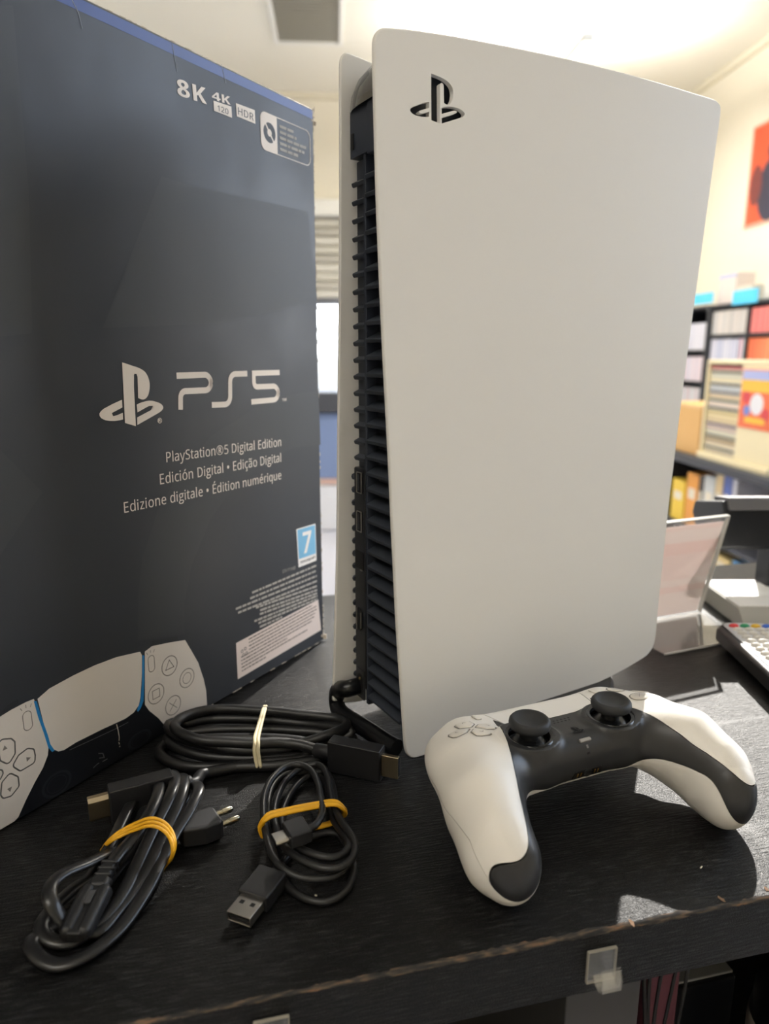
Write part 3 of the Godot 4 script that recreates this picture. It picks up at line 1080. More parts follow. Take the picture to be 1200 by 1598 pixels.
func build_console() -> void:
	var t := thing("game_console", "tall white and black game console standing upright beside its box", "game console", "", Transform3D(Basis(CX, Vector3.UP, CN), CO))
	var white := mat("white_plastic", rgb(232, 229, 224), 0.5)
	var black := mat("black_plastic", rgb(42, 47, 58), 0.5)
	var gloss := mat("gloss_black", rgb(10, 11, 13), 0.06)
	# near side plate
	var out := PackedVector2Array()
	for q in [[634.5, 1173], [632, 1141.6], [626.7, 1063], [621, 984], [616, 879], [612.4, 810], [610, 745.6], [605, 645], [600, 545], [595, 420], [591.3, 320], [589.6, 245], [587.6, 145], [586.5, 75], [587, 60], [590, 49], [596, 42], [604, 39.5], [640, 43], [700, 52.5], [760, 64.5], [830, 79], [900, 94.4], [998, 118.6], [1101.5, 147.4], [1118, 152], [1126, 155.5], [1130.5, 161], [1132, 169], [1130, 185], [1116, 273.5], [1100.4, 380], [1089, 460], [1082, 507.7], [1071.7, 582], [1062, 656.6], [1055, 715], [1046.8, 779], [1039, 857.7], [1031, 936.6], [1027.5, 980], [1026, 998], [1022, 1012], [1014, 1023], [1007, 1028.6], [960, 1055], [900, 1080.5], [800, 1123], [720, 1157], [671, 1177.6], [655, 1184], [645, 1185.5], [638, 1181]]:
		out.append(cs(q[0], q[1]))
	var holes := []
	for l in [
		[[482, 150], [560, 182], [640, 215], [695, 245], [740, 275], [775, 305], [800, 335], [825, 370], [840, 410], [849, 450], [852, 490], [850, 530], [845, 570], [835, 608], [820, 640], [803, 668], [780, 686], [755, 688], [725, 678], [695, 658], [692, 400], [690, 360], [684, 338], [672, 322], [655, 314], [640, 325], [632, 345], [632, 700], [632, 1012], [482, 950], [482, 500]],
		[[448, 632], [380, 645], [270, 680], [170, 720], [140, 745], [125, 768], [132, 795], [150, 820], [180, 845], [220, 865], [270, 880], [320, 890], [400, 893], [448, 888], [448, 803], [340, 832], [300, 830], [272, 805], [300, 780], [448, 738]],
		[[655, 740], [695, 729], [740, 722], [785, 721], [830, 725], [875, 733], [920, 745], [965, 765], [1000, 790], [1028, 818], [1042, 845], [1036, 870], [1020, 890], [995, 904], [960, 915], [800, 965], [655, 1008], [655, 912], [860, 850], [895, 835], [910, 820], [907, 805], [895, 795], [875, 791], [850, 792], [655, 845]]]:
		var h := PackedVector2Array()
		for q in l:
			h.append(cs(630 + q[0] / 10.909, 100 + q[1] / 10.909))
		holes.append(h)
	obj("side_plate", plate_mesh(soften(out), holes, -0.0032, 0.0, 0.0011, 1.0), white, t)
	# far side plate: its rear edge read from the picture, the rest like the near one
	var far := PackedVector2Array()
	for q in [[514.5, 1105], [516.3, 1063], [519.7, 957.7], [522.9, 839.4], [524, 720.5], [525, 595], [527, 420], [526.3, 220], [525, 110], [526, 96], [529, 89], [534, 85.5], [540, 86], [560, 94], [586, 105]]:
		far.append(cs(q[0], q[1], -WIDE))
	for k in range(22, 48):
		far.append(out[k])
	obj("side_plate", plate_mesh(soften(far), [], -WIDE, -WIDE + 0.003, 0.0011, -1.0), white, t)
	# raised row of signs inside the far plate
	var zi := -WIDE + 0.0031 - plate_bow(0.008, 0.2)
	for k in 13:
		var py: float = 588.0 + 16.0 * k
		var c := cs(540.8 - k * 0.15, py, zi)
		var m := MB.new()
		var w := 0.0007
		var s := 0.0030
		var kind := k % 4
		var loop := PackedVector2Array()
		if kind == 3:
			for g in [-1, 1]:
				var mm := MB.new()
				ribbon(mm, PackedVector2Array([c + Vector2(-s, -s * g), c + Vector2(s, s * g)]), w, 0.0)
				m.add(mm, Transform3D(Basis(), Vector3(0, 0, 0.0003)))
		else:
			var sides: int = [4, 3, 20][kind]
			for j in sides:
				loop.append(c + Vector2.from_angle(TAU * (j + 0.5) / sides + (0.0 if kind != 1 else PI / 6 - PI / 3 + PI)) * s * (1.3 if kind != 2 else 1.0))
			ribbon(m, loop, w, 0.0003, true)
		obj("raised_sign", m, white, t, Transform3D(Basis(), Vector3(0, 0, zi)))
	# black core between the plates
	var x0 := cs(545, 250, -0.066).x
	var y_side := cs(545, 250, -0.066).y
	var crest := [Vector2(x0, 0.3852), Vector2(x0 + 0.0004, 0.3885), Vector2(x0 + 0.0013, 0.3945), Vector2(x0 + 0.0040, 0.4008), Vector2(x0 + 0.0092, 0.4064), Vector2(x0 + 0.0160, 0.4102), Vector2(x0 + 0.026, 0.4122), Vector2(0.055, 0.4120), Vector2(0.10, 0.4070), Vector2(0.16, 0.3990), Vector2(0.22, 0.3860)]
	var core := PackedVector2Array([Vector2(x0, y_side)])
	for q in crest:
		core.append(q - Vector2(0, 0.0012))
	core.append_array(PackedVector2Array([Vector2(0.23, 0.37), Vector2(0.23, 0.03), Vector2(0.05, 0.026), Vector2(x0 + 0.0095, 0.026), Vector2(x0 + 0.0095, y_side)]))
	obj("core", prism(MB.new(), core, -0.066, -0.008, 0.0015), black, t)
	# glossy band running over the top of the core, domed across
	var band := MB.new()
	var prevk := -1
	for i in crest.size():
		var d: Vector2 = (crest[mini(i + 1, crest.size() - 1)] - crest[maxi(i - 1, 0)]).normalized()
		var nn := Vector3(-d.y, d.x, 0)
		var a := -1
		for k in 9:
			var w := (k - 4) / 4.0
			var slope := 1.5 * w * w * w
			var id := band.p(Vector3(crest[i].x, crest[i].y, -0.037 + w * 0.0288) + nn * (0.0030 * (1.0 - pow(absf(w), 4.0)) - 0.0004), (nn + Vector3(0, 0, slope * 0.5)).normalized())
			if a < 0:
				a = id
		if prevk >= 0:
			for k in 8:
				band.quad(prevk + k, prevk + k + 1, a + k + 1, a + k)
		prevk = a
	obj("top_band", band, gloss, t)
	# rear: cover panel with its seam and slot
	var zl := -0.0655
	var y_cover := cr(556, 250, x0).y
	var y_left0 := cr(556, 262, x0).y
	var zm := cr(560.5, 400, x0).x           # rib between the two columns of fins
	obj("rear_cover", rbox(MB.new(), Vector3(x0 + 0.0005, (y_cover + 0.386) / 2, -0.0245), Vector3(0.003, 0.386 - y_cover, 0.037), 0.0005), black, t)
	var slot := cr(551, 222, x0)
	obj("lock_slot", rbox(MB.new(), Vector3(x0 - 0.0004, slot.y, slot.x), Vector3(0.001, 0.009, 0.0028), 0.0004), mat("hole_black", rgb(6, 6, 8), 0.7), t)
	var rib_z := (cr(565, 400, x0).x + cr(568, 400, x0).x) / 2
	obj("rear_rib", rbox(MB.new(), Vector3(x0 + 0.0055, 0.19, rib_z), Vector3(0.009, 0.345, 0.003), 0.0006), black, t)
	obj("rear_backing", rbox(MB.new(), Vector3(x0 + 0.0075, 0.195, (rib_z + zl) / 2), Vector3(0.006, 0.33, rib_z - zl), 0.0006), black, t)
	# fins: one blade each
	var blade_r := MB.new()
	rbox(blade_r, Vector3(0, 0, 0), Vector3(0.0105, 0.0028, -0.009 - rib_z), 0.0006)
	var blade_rm := blade_r.mesh()
	var blade_l := MB.new()
	rbox(blade_l, Vector3(0, 0, 0), Vector3(0.0105, 0.0028, rib_z - zl - 0.001), 0.0006)
	var blade_lm := blade_l.mesh()
	var fin := mat("fin_plastic", rgb(46, 51, 60), 0.55)
	var yt := cr(585, 262, x0).y
	var yb := cr(600, 1108, x0).y
	var nfin := 33
	var ports_top := cr(562, 728, x0).y
	for k in nfin:
		var y := lerpf(yt, yb, float(k) / (nfin - 1))
		obj("vent_fin", blade_rm, fin, t, Transform3D(Basis(Vector3.BACK, 0.42), Vector3(x0 + 0.0056, y, (rib_z - 0.009) / 2 + 0.0008)))
		if y > ports_top + 0.004:
			obj("vent_fin", blade_lm, fin, t, Transform3D(Basis(Vector3.BACK, 0.42), Vector3(x0 + 0.0056, y - 0.002, (rib_z + zl) / 2)))
	# port panel
	var pa := cr(551.5, 728, x0)
	var pb := cr(572, 1096, x0)
	var zp0 := cr(553.5, 900, x0).x
	obj("port_panel", rbox(MB.new(), Vector3(x0 + 0.009, (pa.y + 0.028) / 2, (zp0 + rib_z) / 2), Vector3(0.018, pa.y - 0.028, rib_z - zp0), 0.0008), mat("port_black", rgb(18, 20, 26), 0.42), t)
	var small := MB.new()
	rbox(small, Vector3.ZERO, Vector3(0.0125, 0.0042, zp0 - zl + 0.001), 0.0012)
	var small_m := small.mesh()
	for k in 17:
		var y := lerpf(ports_top - 0.006, 0.036, k / 16.0)
		obj("vent_fin", small_m, fin, t, Transform3D(Basis(Vector3.BACK, 0.42), Vector3(x0 + 0.0046, y, (zp0 + zl) / 2)))
	var hole := mat("hole_black", rgb(6, 6, 8), 0.7)
	var steel := mat("steel", rgb(188, 184, 176), 0.28, 1.0)
	var gold := mat("gold_contact", rgb(214, 190, 130), 0.3, 1.0)
	var xf := x0 - 0.0002
	for py in [[737, 769], [797, 830]]:
		var c := (cr(562, py[0], x0) + cr(562, py[1], x0)) * 0.5
		var n := obj("usb_port", rbox(MB.new(), Vector3(xf, c.y, c.x), Vector3(0.0012, 0.0135, 0.0062), 0.0004), hole, t)
		var rim := MB.new()
		for g in [-1, 1]:
			rbox(rim, Vector3(xf - 0.0006, c.y + g * 0.0066, c.x), Vector3(0.0008, 0.0006, 0.006), 0.0002)
			rbox(rim, Vector3(xf - 0.0006, c.y, c.x + g * 0.003), Vector3(0.0008, 0.0135, 0.0005), 0.0002)
		obj("port_rim", rim, steel, n)
		obj("port_tongue", rbox(MB.new(), Vector3(xf - 0.0006, c.y, c.x - 0.0008), Vector3(0.0008, 0.0105, 0.0012), 0.0002), mat("tongue_grey", rgb(60, 62, 66), 0.5), n)
	var lan := (cr(562, 858, x0) + cr(562, 890, x0)) * 0.5
	var ln := obj("network_port", rbox(MB.new(), Vector3(xf, lan.y, lan.x), Vector3(0.0012, 0.0120, 0.0105), 0.0004), hole, t)
	obj("port_rim", rbox(MB.new(), Vector3(xf - 0.0006, lan.y - 0.006, lan.x + 0.003), Vector3(0.0008, 0.001, 0.003), 0.0002), steel, ln)
	var hd := (cr(562, 947, x0) + cr(562, 985, x0)) * 0.5
	var hn := obj("display_port", prism(MB.new(), rounded([Vector2(-0.0026, 0.0078), Vector2(0.0012, 0.0078), Vector2(0.0030, 0.0056), Vector2(0.0030, -0.0056), Vector2(0.0012, -0.0078), Vector2(-0.0026, -0.0078)], [0.0004, 0.0004, 0.0004, 0.0004, 0.0004, 0.0004]), -0.0006, 0.0006, 0.0, Transform3D(Basis(Vector3(0, 0, 1), Vector3.UP, Vector3(-1, 0, 0)), Vector3(xf, hd.y, hd.x))), hole, t)
	var hr := MB.new()
	rbox(hr, Vector3(xf - 0.0008, hd.y, hd.x - 0.0026), Vector3(0.0008, 0.0155, 0.0005), 0.0002)
	rbox(hr, Vector3(xf - 0.0008, hd.y, hd.x + 0.003), Vector3(0.0008, 0.0112, 0.0005), 0.0002)
	obj("port_rim", hr, steel, hn)
	var pw := (cr(564, 1043, x0) + cr(564, 1090, x0)) * 0.5
	var inlet := obj("power_inlet", rbox(MB.new(), Vector3(xf, pw.y, pw.x), Vector3(0.0014, 0.0215, 0.0105), 0.0006), mat("inlet_grey", rgb(38, 39, 42), 0.5), t)
	var well := MB.new()
	lathe(well, [Vector2(0, 0), Vector2(0.0038, 0)], 20, Transform3D(Basis(Vector3.BACK, PI / 2), Vector3(xf - 0.0009, pw.y + 0.0040, pw.x)))
	lathe(well, [Vector2(0, 0), Vector2(0.0038, 0)], 20, Transform3D(Basis(Vector3.BACK, PI / 2), Vector3(xf - 0.0009, pw.y - 0.0040, pw.x)))
	rbox(well, Vector3(xf - 0.0008, pw.y, pw.x), Vector3(0.0003, 0.008, 0.0068), 0.0001)
	obj("inlet_well", well, hole, inlet)
	for g in [-1, 1]:
		obj("inlet_pin", rbox(MB.new(), Vector3(xf - 0.0014, pw.y + g * 0.0045, pw.x + 0.0006), Vector3(0.0014, 0.0022, 0.0014), 0.0006), gold, inlet)
	# stand: a low round foot, and the hooked bar that clips round the rear edge
	var satin := mat("stand_black", rgb(15, 16, 18), 0.33)
	var foot := MB.new()
	lathe(foot, [Vector2(0, 0.0005), Vector2(0.0585, 0.0005), Vector2(0.060, 0.002), Vector2(0.060, 0.011), Vector2(0.058, 0.0135), Vector2(0.0, 0.0135)], 56, Transform3D(Basis(), Vector3(0.145, 0, -0.0375)))
	obj("stand_foot", foot, satin, t)
	obj("stand_neck", rbox(MB.new(), Vector3(0.12, 0.020, -0.0375), Vector3(0.10, 0.014, 0.05), 0.003), satin, t)
	var pts := []
	for q in [[541, 1075, -0.060], [529, 1076, -0.0715], [526, 1086, -0.0755], [526.5, 1100, -0.0745], [532, 1112, -0.066], [548, 1127, -0.054], [575, 1146, -0.036], [605, 1168, -0.016], [619, 1178, -0.008]]:
		var pl := on_plane(q[0], q[1], CO + CN * q[2], CN) - CO
		pts.append(Vector3(pl.dot(CX), maxf(pl.y, 0.0068), pl.dot(CN)))
	pts.push_front(pts[0] + Vector3(0.008, 0.0, 0.0))
	obj("stand_hook", tube(MB.new(), spline(pts, 0.003), 0.0058, 0.0058, 14), satin, t)

# ------------------------------------------------------------------ controller (worked out in millimetres: x to the right, y up, z towards the player)
const CELL := 1.1
const KY := 1.36
var pad_black := PackedVector2Array()
var pad_touch := PackedVector2Array()

func smin(a: float, b: float, k: float) -> float:
	var h := maxf(k - absf(a - b), 0.0) / k
	return minf(a, b) - h * h * k * 0.25

func cone(p: Vector3, a: Vector3, b: Vector3, ra: float, rb: float) -> float:
	var ab := b - a
	var h := clampf((p - a).dot(ab) / ab.length_squared(), 0.0, 1.0)
	return p.distance_to(a + ab * h) - lerpf(ra, rb, h)

func pad_field(p: Vector3) -> float:
	var q := Vector3(absf(p.x), p.y, p.z)
	# middle block, its top sloping down a little away from the player
	var c := q - Vector3(0, 37.0 + 0.10 * q.z, -19)
	var w := Vector3(absf(c.x), absf(c.y), absf(c.z)) - Vector3(46, 2.5, 19)
	var d := Vector3(maxf(w.x, 0), maxf(w.y, 0), maxf(w.z, 0)).length() + minf(maxf(w.x, maxf(w.y, w.z)), 0.0) - 11.5
	# shoulder lobes
	var e := (q - Vector3(53, 35.7, -18)) / Vector3(25.5, 14.5, 29)
	d = smin(d, (e.length() - 1.0) * 15.0, 9.0)
	# grips, taller than wide
	var g3 := Vector3(q.x, q.y / KY, q.z)
	var g := cone(g3, Vector3(59, 32.5 / KY, -6), Vector3(66.5, 31.0 / KY, 16), 14.3, 15.9)
	g = smin(g, cone(g3, Vector3(66.5, 31.0 / KY, 16), Vector3(69.5, 24.0 / KY, 34), 15.9, 15.0), 10.0)
	g = smin(g, cone(g3, Vector3(69.5, 24.0 / KY, 34), Vector3(67.5, 20.5 / KY, 43.5), 15.0, 12.7), 10.0)
	d = smin(d, g, 17.0)
	# mounds under the sticks and the wells the sticks stand in
	var sx := q.x - 27.0
	var sz := q.z + 5.0
	var r := sqrt(sx * sx + sz * sz)
	if q.y > 28.0:
		d = smin(d, maxf(r - 15.2, q.y - 51.3), 5.0)
	return maxf(d, -maxf(r - 12.6, 45.6 - q.y))

func poly_dist(q: Vector2, poly: PackedVector2Array) -> float:
	# signed distance to an outline, negative inside
	var best := 1e9
	var sgn := 1.0
	var cnt := poly.size()
	var j := cnt - 1
	for i in cnt:
		var a := poly[i]
		var e := poly[j] - a
		var w := q - a
		var b := w - e * clampf(w.dot(e) / e.length_squared(), 0.0, 1.0)
		best = minf(best, b.length_squared())
		var c1 := q.y >= a.y
		var c2 := q.y < poly[j].y
		var c3 := e.x * w.y > e.y * w.x
		if (c1 and c2 and c3) or (not c1 and not c2 and not c3):
			sgn = -sgn
		j = i
	return sgn * sqrt(best)

func seam_height(x: float, z: float) -> float:
	# where the lower shell ends
	var a := absf(x)
	var k := clampf((z - 26.0) / 28.0, 0.0, 1.05)
	var grip := 34.0 - 19.5 * pow(k, 3.5) - clampf((z - 36.0) / 12.0, 0.0, 1.0) * clampf(a - 60.0, -8.0, 20.0) * 0.4
	return lerpf(29.0, grip, smoothstep(24.0, 46.0, a))

func seam_value(p: Vector3) -> float:
	return p.y - seam_height(p.x, p.z)

func touch_value(p: Vector3) -> float:
	return poly_dist(Vector2(absf(p.x), p.z), pad_touch)

func black_value(p: Vector3) -> float:
	return poly_dist(Vector2(absf(p.x), p.z), pad_black)

func pad_top(x: float, z: float) -> Vector3:
	var y := 75.0
	for k in 60:
		var d := pad_field(Vector3(x, y, z))
		if d < 0.02:
			break
		y -= maxf(d * 0.7, 0.02)
	return Vector3(x, y, z)

func pad_normal(p: Vector3) -> Vector3:
	var e := 0.35
	return Vector3(pad_field(p + Vector3(e, 0, 0)) - pad_field(p - Vector3(e, 0, 0)), pad_field(p + Vector3(0, e, 0)) - pad_field(p - Vector3(0, e, 0)), pad_field(p + Vector3(0, 0, e)) - pad_field(p - Vector3(0, 0, e))).normalized()

var nv := PackedVector3Array()
var nn_ := PackedVector3Array()

func surface_nets(lo: Vector3, hi: Vector3, h: float) -> PackedInt32Array:
	var B := 6
	var nx := int(ceil((hi.x - lo.x) / h / B)) * B
	var ny := int(ceil((hi.y - lo.y) / h / B)) * B
	var nz := int(ceil((hi.z - lo.z) / h / B)) * B
	var sx := nx + 1
	var sy := ny + 1
	var val := PackedFloat32Array()
	val.resize(sx * sy * (nz + 1))
	val.fill(1e6)
	var id := PackedInt32Array()
	id.resize(val.size())
	id.fill(-1)
	var cells := PackedInt32Array()
	var half := h * B * 0.5
	var reach := half * 1.75 + h
	for bz in range(0, nz, B):
		for by in range(0, ny, B):
			for bx_ in range(0, nx, B):
				var c := lo + Vector3(bx_, by, bz) * h + Vector3(half, half, half)
				if absf(pad_field(c)) > reach * 1.15:
					continue
				cells.append(bx_); cells.append(by); cells.append(bz)
				for k in B + 1:
					for j in B + 1:
						for i in B + 1:
							var at := bx_ + i + sx * (by + j + sy * (bz + k))
							if val[at] > 9e5:
								val[at] = pad_field(lo + Vector3(bx_ + i, by + j, bz + k) * h)
	var idx := PackedInt32Array()
	nv.clear()
	nn_.clear()
	var step := [1, sx, sx * sy]
	for b in range(0, cells.size(), 3):
		for k in B:
			for j in B:
				for i in B:
					var at := cells[b] + i + sx * (cells[b + 1] + j + sy * (cells[b + 2] + k))
					var inside := 0
					for c in 8:
						if val[at + (c & 1) + sx * ((c >> 1) & 1) + sx * sy * (c >> 2)] < 0.0:
							inside += 1
					if inside == 0 or inside == 8:
						continue
					var sum := Vector3.ZERO
					var cnt := 0
					for ax in 3:
						for o in 4:
							var a1 := (ax + 1) % 3
							var a2 := (ax + 2) % 3
							var off := Vector3i.ZERO
							off[a1] = o & 1
							off[a2] = o >> 1
							var p0 := at + off.x + sx * off.y + sx * sy * off.z
							var v0 := val[p0]
							var v1 := val[p0 + int(step[ax])]
							if (v0 < 0.0) != (v1 < 0.0):
								var q := Vector3(off)
								q[ax] += v0 / (v0 - v1)
								sum += q
								cnt += 1
					id[at] = nv.size()
					var pos := lo + (Vector3(cells[b] + i, cells[b + 1] + j, cells[b + 2] + k) + sum / cnt) * h
					nv.append(pos)
	for b in range(0, cells.size(), 3):
		for k in B:
			for j in B:
				for i in B:
					var at := cells[b] + i + sx * (cells[b + 1] + j + sy * (cells[b + 2] + k))
					if id[at] < 0:
						continue
					var v0 := val[at] < 0.0
					for ax in 3:
						var st: int = step[ax]
						if v0 == (val[at + st] < 0.0):
							continue
						var s1: int = step[(ax + 1) % 3]
						var s2: int = step[(ax + 2) % 3]
						if at - s1 - s2 < 0:
							continue
						var qa := id[at]
						var qb := id[at - s1]
						var qc := id[at - s1 - s2]
						var qd := id[at - s2]
						if qb < 0 or qc < 0 or qd < 0:
							continue
						idx.append(qa); idx.append(qb); idx.append(qc)
						idx.append(qa); idx.append(qc); idx.append(qd)
	for k in nv.size():
		# slide each vertex onto the surface, then take its normal there
		var n := pad_normal(nv[k])
		nv[k] -= n * clampf(pad_field(nv[k]), -0.6, 0.6)
		nn_.append(n)
	return idx

func clip(idx: PackedInt32Array, f: Callable, edge: float, above: bool) -> PackedInt32Array:
	# the part of a surface where f is above (or below) the edge value, cut cleanly along the level line
	var out := PackedInt32Array()
	var known := {}
	var cuts := {}
	for k in range(0, idx.size(), 3):
		var t := [idx[k], idx[k + 1], idx[k + 2]]
		var val := []
		var ins := 0
		for v in t:
			if not known.has(v):
				known[v] = (f.call(nv[v]) - edge) * (1.0 if above else -1.0)
			val.append(known[v])
			if known[v] >= 0.0:
				ins += 1
		if ins == 3:
			out.append(t[0]); out.append(t[1]); out.append(t[2])
		elif ins > 0:
			var ring := PackedInt32Array()
			for i in 3:
				var j := (i + 1) % 3
				var a: int = t[i]
				var b: int = t[j]
				if val[i] >= 0.0:
					ring.append(a)
				if (val[i] >= 0.0) != (val[j] >= 0.0):
					var key := Vector2i(mini(a, b), maxi(a, b))
					if not cuts.has(key):
						var w: float = val[i] / (val[i] - val[j])
						cuts[key] = nv.size()
						nv.append(nv[a].lerp(nv[b], w))
						nn_.append(nn_[a].lerp(nn_[b], w).normalized())
						known[nv.size() - 1] = 0.0
					ring.append(cuts[key])
			for i in range(1, ring.size() - 1):
				out.append(ring[0]); out.append(ring[i]); out.append(ring[i + 1])
	return out

func taken_mesh(idx: PackedInt32Array) -> MB:
	var m := MB.new()
	var at := {}
	for k in range(0, idx.size(), 3):
		var q := []
		for i in 3:
			var v := idx[k + i]
			if not at.has(v):
				at[v] = m.p(nv[v] * 0.001, nn_[v])
			q.append(at[v])
		m.tri(q[0], q[1], q[2])
	return m

func side_of(idx: PackedInt32Array, right: bool) -> PackedInt32Array:
	var out := PackedInt32Array()
	for k in range(0, idx.size(), 3):
		if (nv[idx[k]].x + nv[idx[k + 1]].x + nv[idx[k + 2]].x > 0.0) == right:
			out.append(idx[k]); out.append(idx[k + 1]); out.append(idx[k + 2])
	return out

func pad_seat(x: float, z: float, turn := 0.0) -> Transform3D:
	# a frame standing on the pad's surface: y out of it
	var p := pad_top(x, z)
	var n := pad_normal(p)
	var xx := Vector3(cos(turn), 0, -sin(turn))
	xx = (xx - n * xx.dot(n)).normalized()
	return Transform3D(Basis(xx, n, xx.cross(n)), p * 0.001)

func draped(m: MB, poly: PackedVector2Array, lift: float, flat_y := false) -> MB:
	# a small raised piece: an outline in x, z lifted off the pad's surface, with rounded rim
	var cnt := poly.size()
	var c := Vector2.ZERO
	for q in poly:
		c += q / cnt
	var rings := []
	for lv in [[1.0, -0.4], [1.0, lift * 0.6], [0.93, lift], [0.5, lift * 1.12], [0.0, lift * 1.15]]:
		var ring := PackedInt32Array()
		for i in cnt:
			var q: Vector2 = c.lerp(poly[i], lv[0])
			var p := pad_top(q.x, q.y)
			var n := pad_normal(p)
			var out := (poly[i] - c).normalized()
			var nn := n
			if lv[0] == 1.0:
				nn = (n * (0.4 if lv[1] > 0 else 0.0) + Vector3(out.x, 0, out.y)).normalized()
			elif lv[0] > 0.9:
				nn = (n + Vector3(out.x, 0, out.y) * 0.3).normalized()
			ring.append(m.p((p + n * lv[1]) * 0.001, nn))
		rings.append(ring)
	for r in rings.size() - 1:
		for i in cnt:
			var j := (i + 1) % cnt
			m.quad(rings[r][i], rings[r][j], rings[r + 1][j], rings[r + 1][i])
	return m

func line_on_pad(m: MB, pts: PackedVector2Array, w: float, lift: float, closed := false) -> MB:
	var flat := MB.new()
	ribbon(flat, pts, w, 0.0, closed)
	for k in flat.v.size():
		var p := pad_top(flat.v[k].x, flat.v[k].y)
		var n := pad_normal(p)
		flat.v[k] = (p + n * lift) * 0.001
		flat.n[k] = n
	for k in range(0, flat.idx.size(), 3):
		var o := []
		for i in 3:
			o.append(m.p(flat.v[flat.idx[k + i]], flat.n[flat.idx[k + i]]))
		m.tri(o[0], o[1], o[2])
	return m

func build_pad() -> void:
	pad_touch = rounded([Vector2(-5, -70), Vector2(37, -70), Vector2(34.5, -44), Vector2(30.0, -20.5), Vector2(-5, -19.5)], [0, 0, 8, 4.5, 0], false, 6)
	pad_black = soften(PackedVector2Array([Vector2(-80, -19.7), Vector2(0, -19.7), Vector2(22, -20.3), Vector2(26, -20.7), Vector2(30.5, -22), Vector2(33, -30), Vector2(34, -30.2), Vector2(36, -22), Vector2(39.5, -10), Vector2(43.5, 0), Vector2(48, 11), Vector2(53.5, 25), Vector2(58, 36), Vector2(62, 46.5), Vector2(65, 52), Vector2(70, 54), Vector2(76, 52), Vector2(84, 45), Vector2(95, 42), Vector2(95, 95), Vector2(-80, 95)]), 2)
	var right := Vector3(0.92, 0, -0.39).normalized()
	var t := thing("game_controller", "white and black game controller resting on the desk before the console", "controller", "", Transform3D(Basis(right, Vector3.UP, right.cross(Vector3.UP)), Vector3(0.098, 0.0, -0.346) + right * 0.0062))
	var white := mat("pad_white", rgb(232, 227, 219), 0.42)
	white.heightmap_enabled = true
	white.heightmap_texture = noise_tex(0.2, [Color.BLACK, Color.WHITE], [0.2, 0.8], 512, 41, 2)
	white.heightmap_scale = 0.002
	white.uv1_triplanar = true
	white.uv1_scale = Vector3(18, 18, 18)
	var black := mat("pad_black", rgb(38, 38, 39), 0.40)
	var all := surface_nets(Vector3(-88, -4, -52), Vector3(88, 60, 74), CELL)
	var low := 1e9
	for q in nv:
		low = minf(low, q.y)
	t.position.y = -low * 0.001 + 0.0002
	var under := clip(all, seam_value, -0.12, false)
	var over := clip(all, seam_value, 0.12, true)
	var touch := clip(over, touch_value, -0.18, false)
	var rest := clip(over, touch_value, 0.18, true)
	var mid := clip(rest, black_value, -0.15, false)
	var shells := clip(rest, black_value, 0.15, true)
	obj("lower_shell", taken_mesh(under), white, t)
	obj("touchpad", taken_mesh(touch), white, t)
	obj("center_trim", taken_mesh(mid), black, t)
	obj("upper_shell", taken_mesh(side_of(shells, false)), white, t)
	obj("upper_shell", taken_mesh(side_of(shells, true)), white, t)
	# sticks
	var rubber := mat("stick_rubber", rgb(30, 31, 33), 0.6)
	var rim := mat("stick_ring", rgb(20, 21, 23), 0.22)
	for s in [-1, 1]:
		var at := Transform3D(Basis(), Vector3(s * 0.027, 0.0005, -0.005))
		var m := MB.new()
		lathe(m, [Vector2(0.0108, 0.0498), Vector2(0.0112, 0.0515), Vector2(0.0128, 0.0518), Vector2(0.0141, 0.0505), Vector2(0.0142, 0.0490)], 40, at)
		obj("stick_ring", m, rim, t)
		var base := MB.new()
		lathe(base, [Vector2(0.0126, 0.0452), Vector2(0.0112, 0.0468), Vector2(0.0085, 0.0492), Vector2(0.0058, 0.0502), Vector2(0.0, 0.0505)], 36, at)
		obj("stick_dome", base, mat("stick_dome", rgb(16, 17, 18), 0.3), t)
		var cap := MB.new()
		lathe(cap, [Vector2(0.0050, 0.0500), Vector2(0.0047, 0.0533), Vector2(0.0056, 0.0546), Vector2(0.0092, 0.0553), Vector2(0.0106, 0.0564), Vector2(0.0111, 0.0582), Vector2(0.0108, 0.0600), Vector2(0.0098, 0.0611), Vector2(0.0088, 0.0612), Vector2(0.0078, 0.0605), Vector2(0.0060, 0.0596), Vector2(0.0, 0.0592)], 40, at)
		obj("thumb_stick", cap, rubber, t)
	# arrow buttons: four clear-edged pieces pointing inwards
	var key := mat("key_white", rgb(226, 220, 210), 0.3)
	var line := mat("key_line", rgb(128, 122, 116), 0.5)
	var cd := Vector2(-52.5, -20.5)
	for k in 4:
		var dir := Vector2.from_angle(k * PI / 2)
		var sd := Vector2(-dir.y, dir.x)
		var poly := rounded([cd + dir * 1.9, cd + dir * 6.2 + sd * 4.2, cd + dir * 11.6 + sd * 4.2, cd + dir * 12.8 + sd * 2.2, cd + dir * 12.8 - sd * 2.2, cd + dir * 11.6 - sd * 4.2, cd + dir * 6.2 - sd * 4.2], [1.0, 1.2, 0.9, 0.8, 0.8, 0.9, 1.2], false, 4)
		var n := obj("arrow_button", draped(MB.new(), poly, 0.8), key, t)
		var gap := MB.new()
		var wide := PackedVector2Array()
		for q in poly:
			wide.append(q + (q - (cd + dir * 7.5)).normalized() * 0.5)
		line_on_pad(gap, wide, 0.7, 0.16, true)
		obj("button_gap", gap, line, n)
		var mk := MB.new()
		var e := cd + dir * 9.6
		line_on_pad(mk, PackedVector2Array([e - dir * 0.6 + sd * 1.0, e + dir * 0.7, e - dir * 0.6 - sd * 1.0]), 0.35, 1.0)
		obj("button_sign", mk, line, n)
	# round buttons on the other side
	var clear := mat("key_clear", rgb(214, 208, 198), 0.12)
	var ca := Vector2(53, -21)
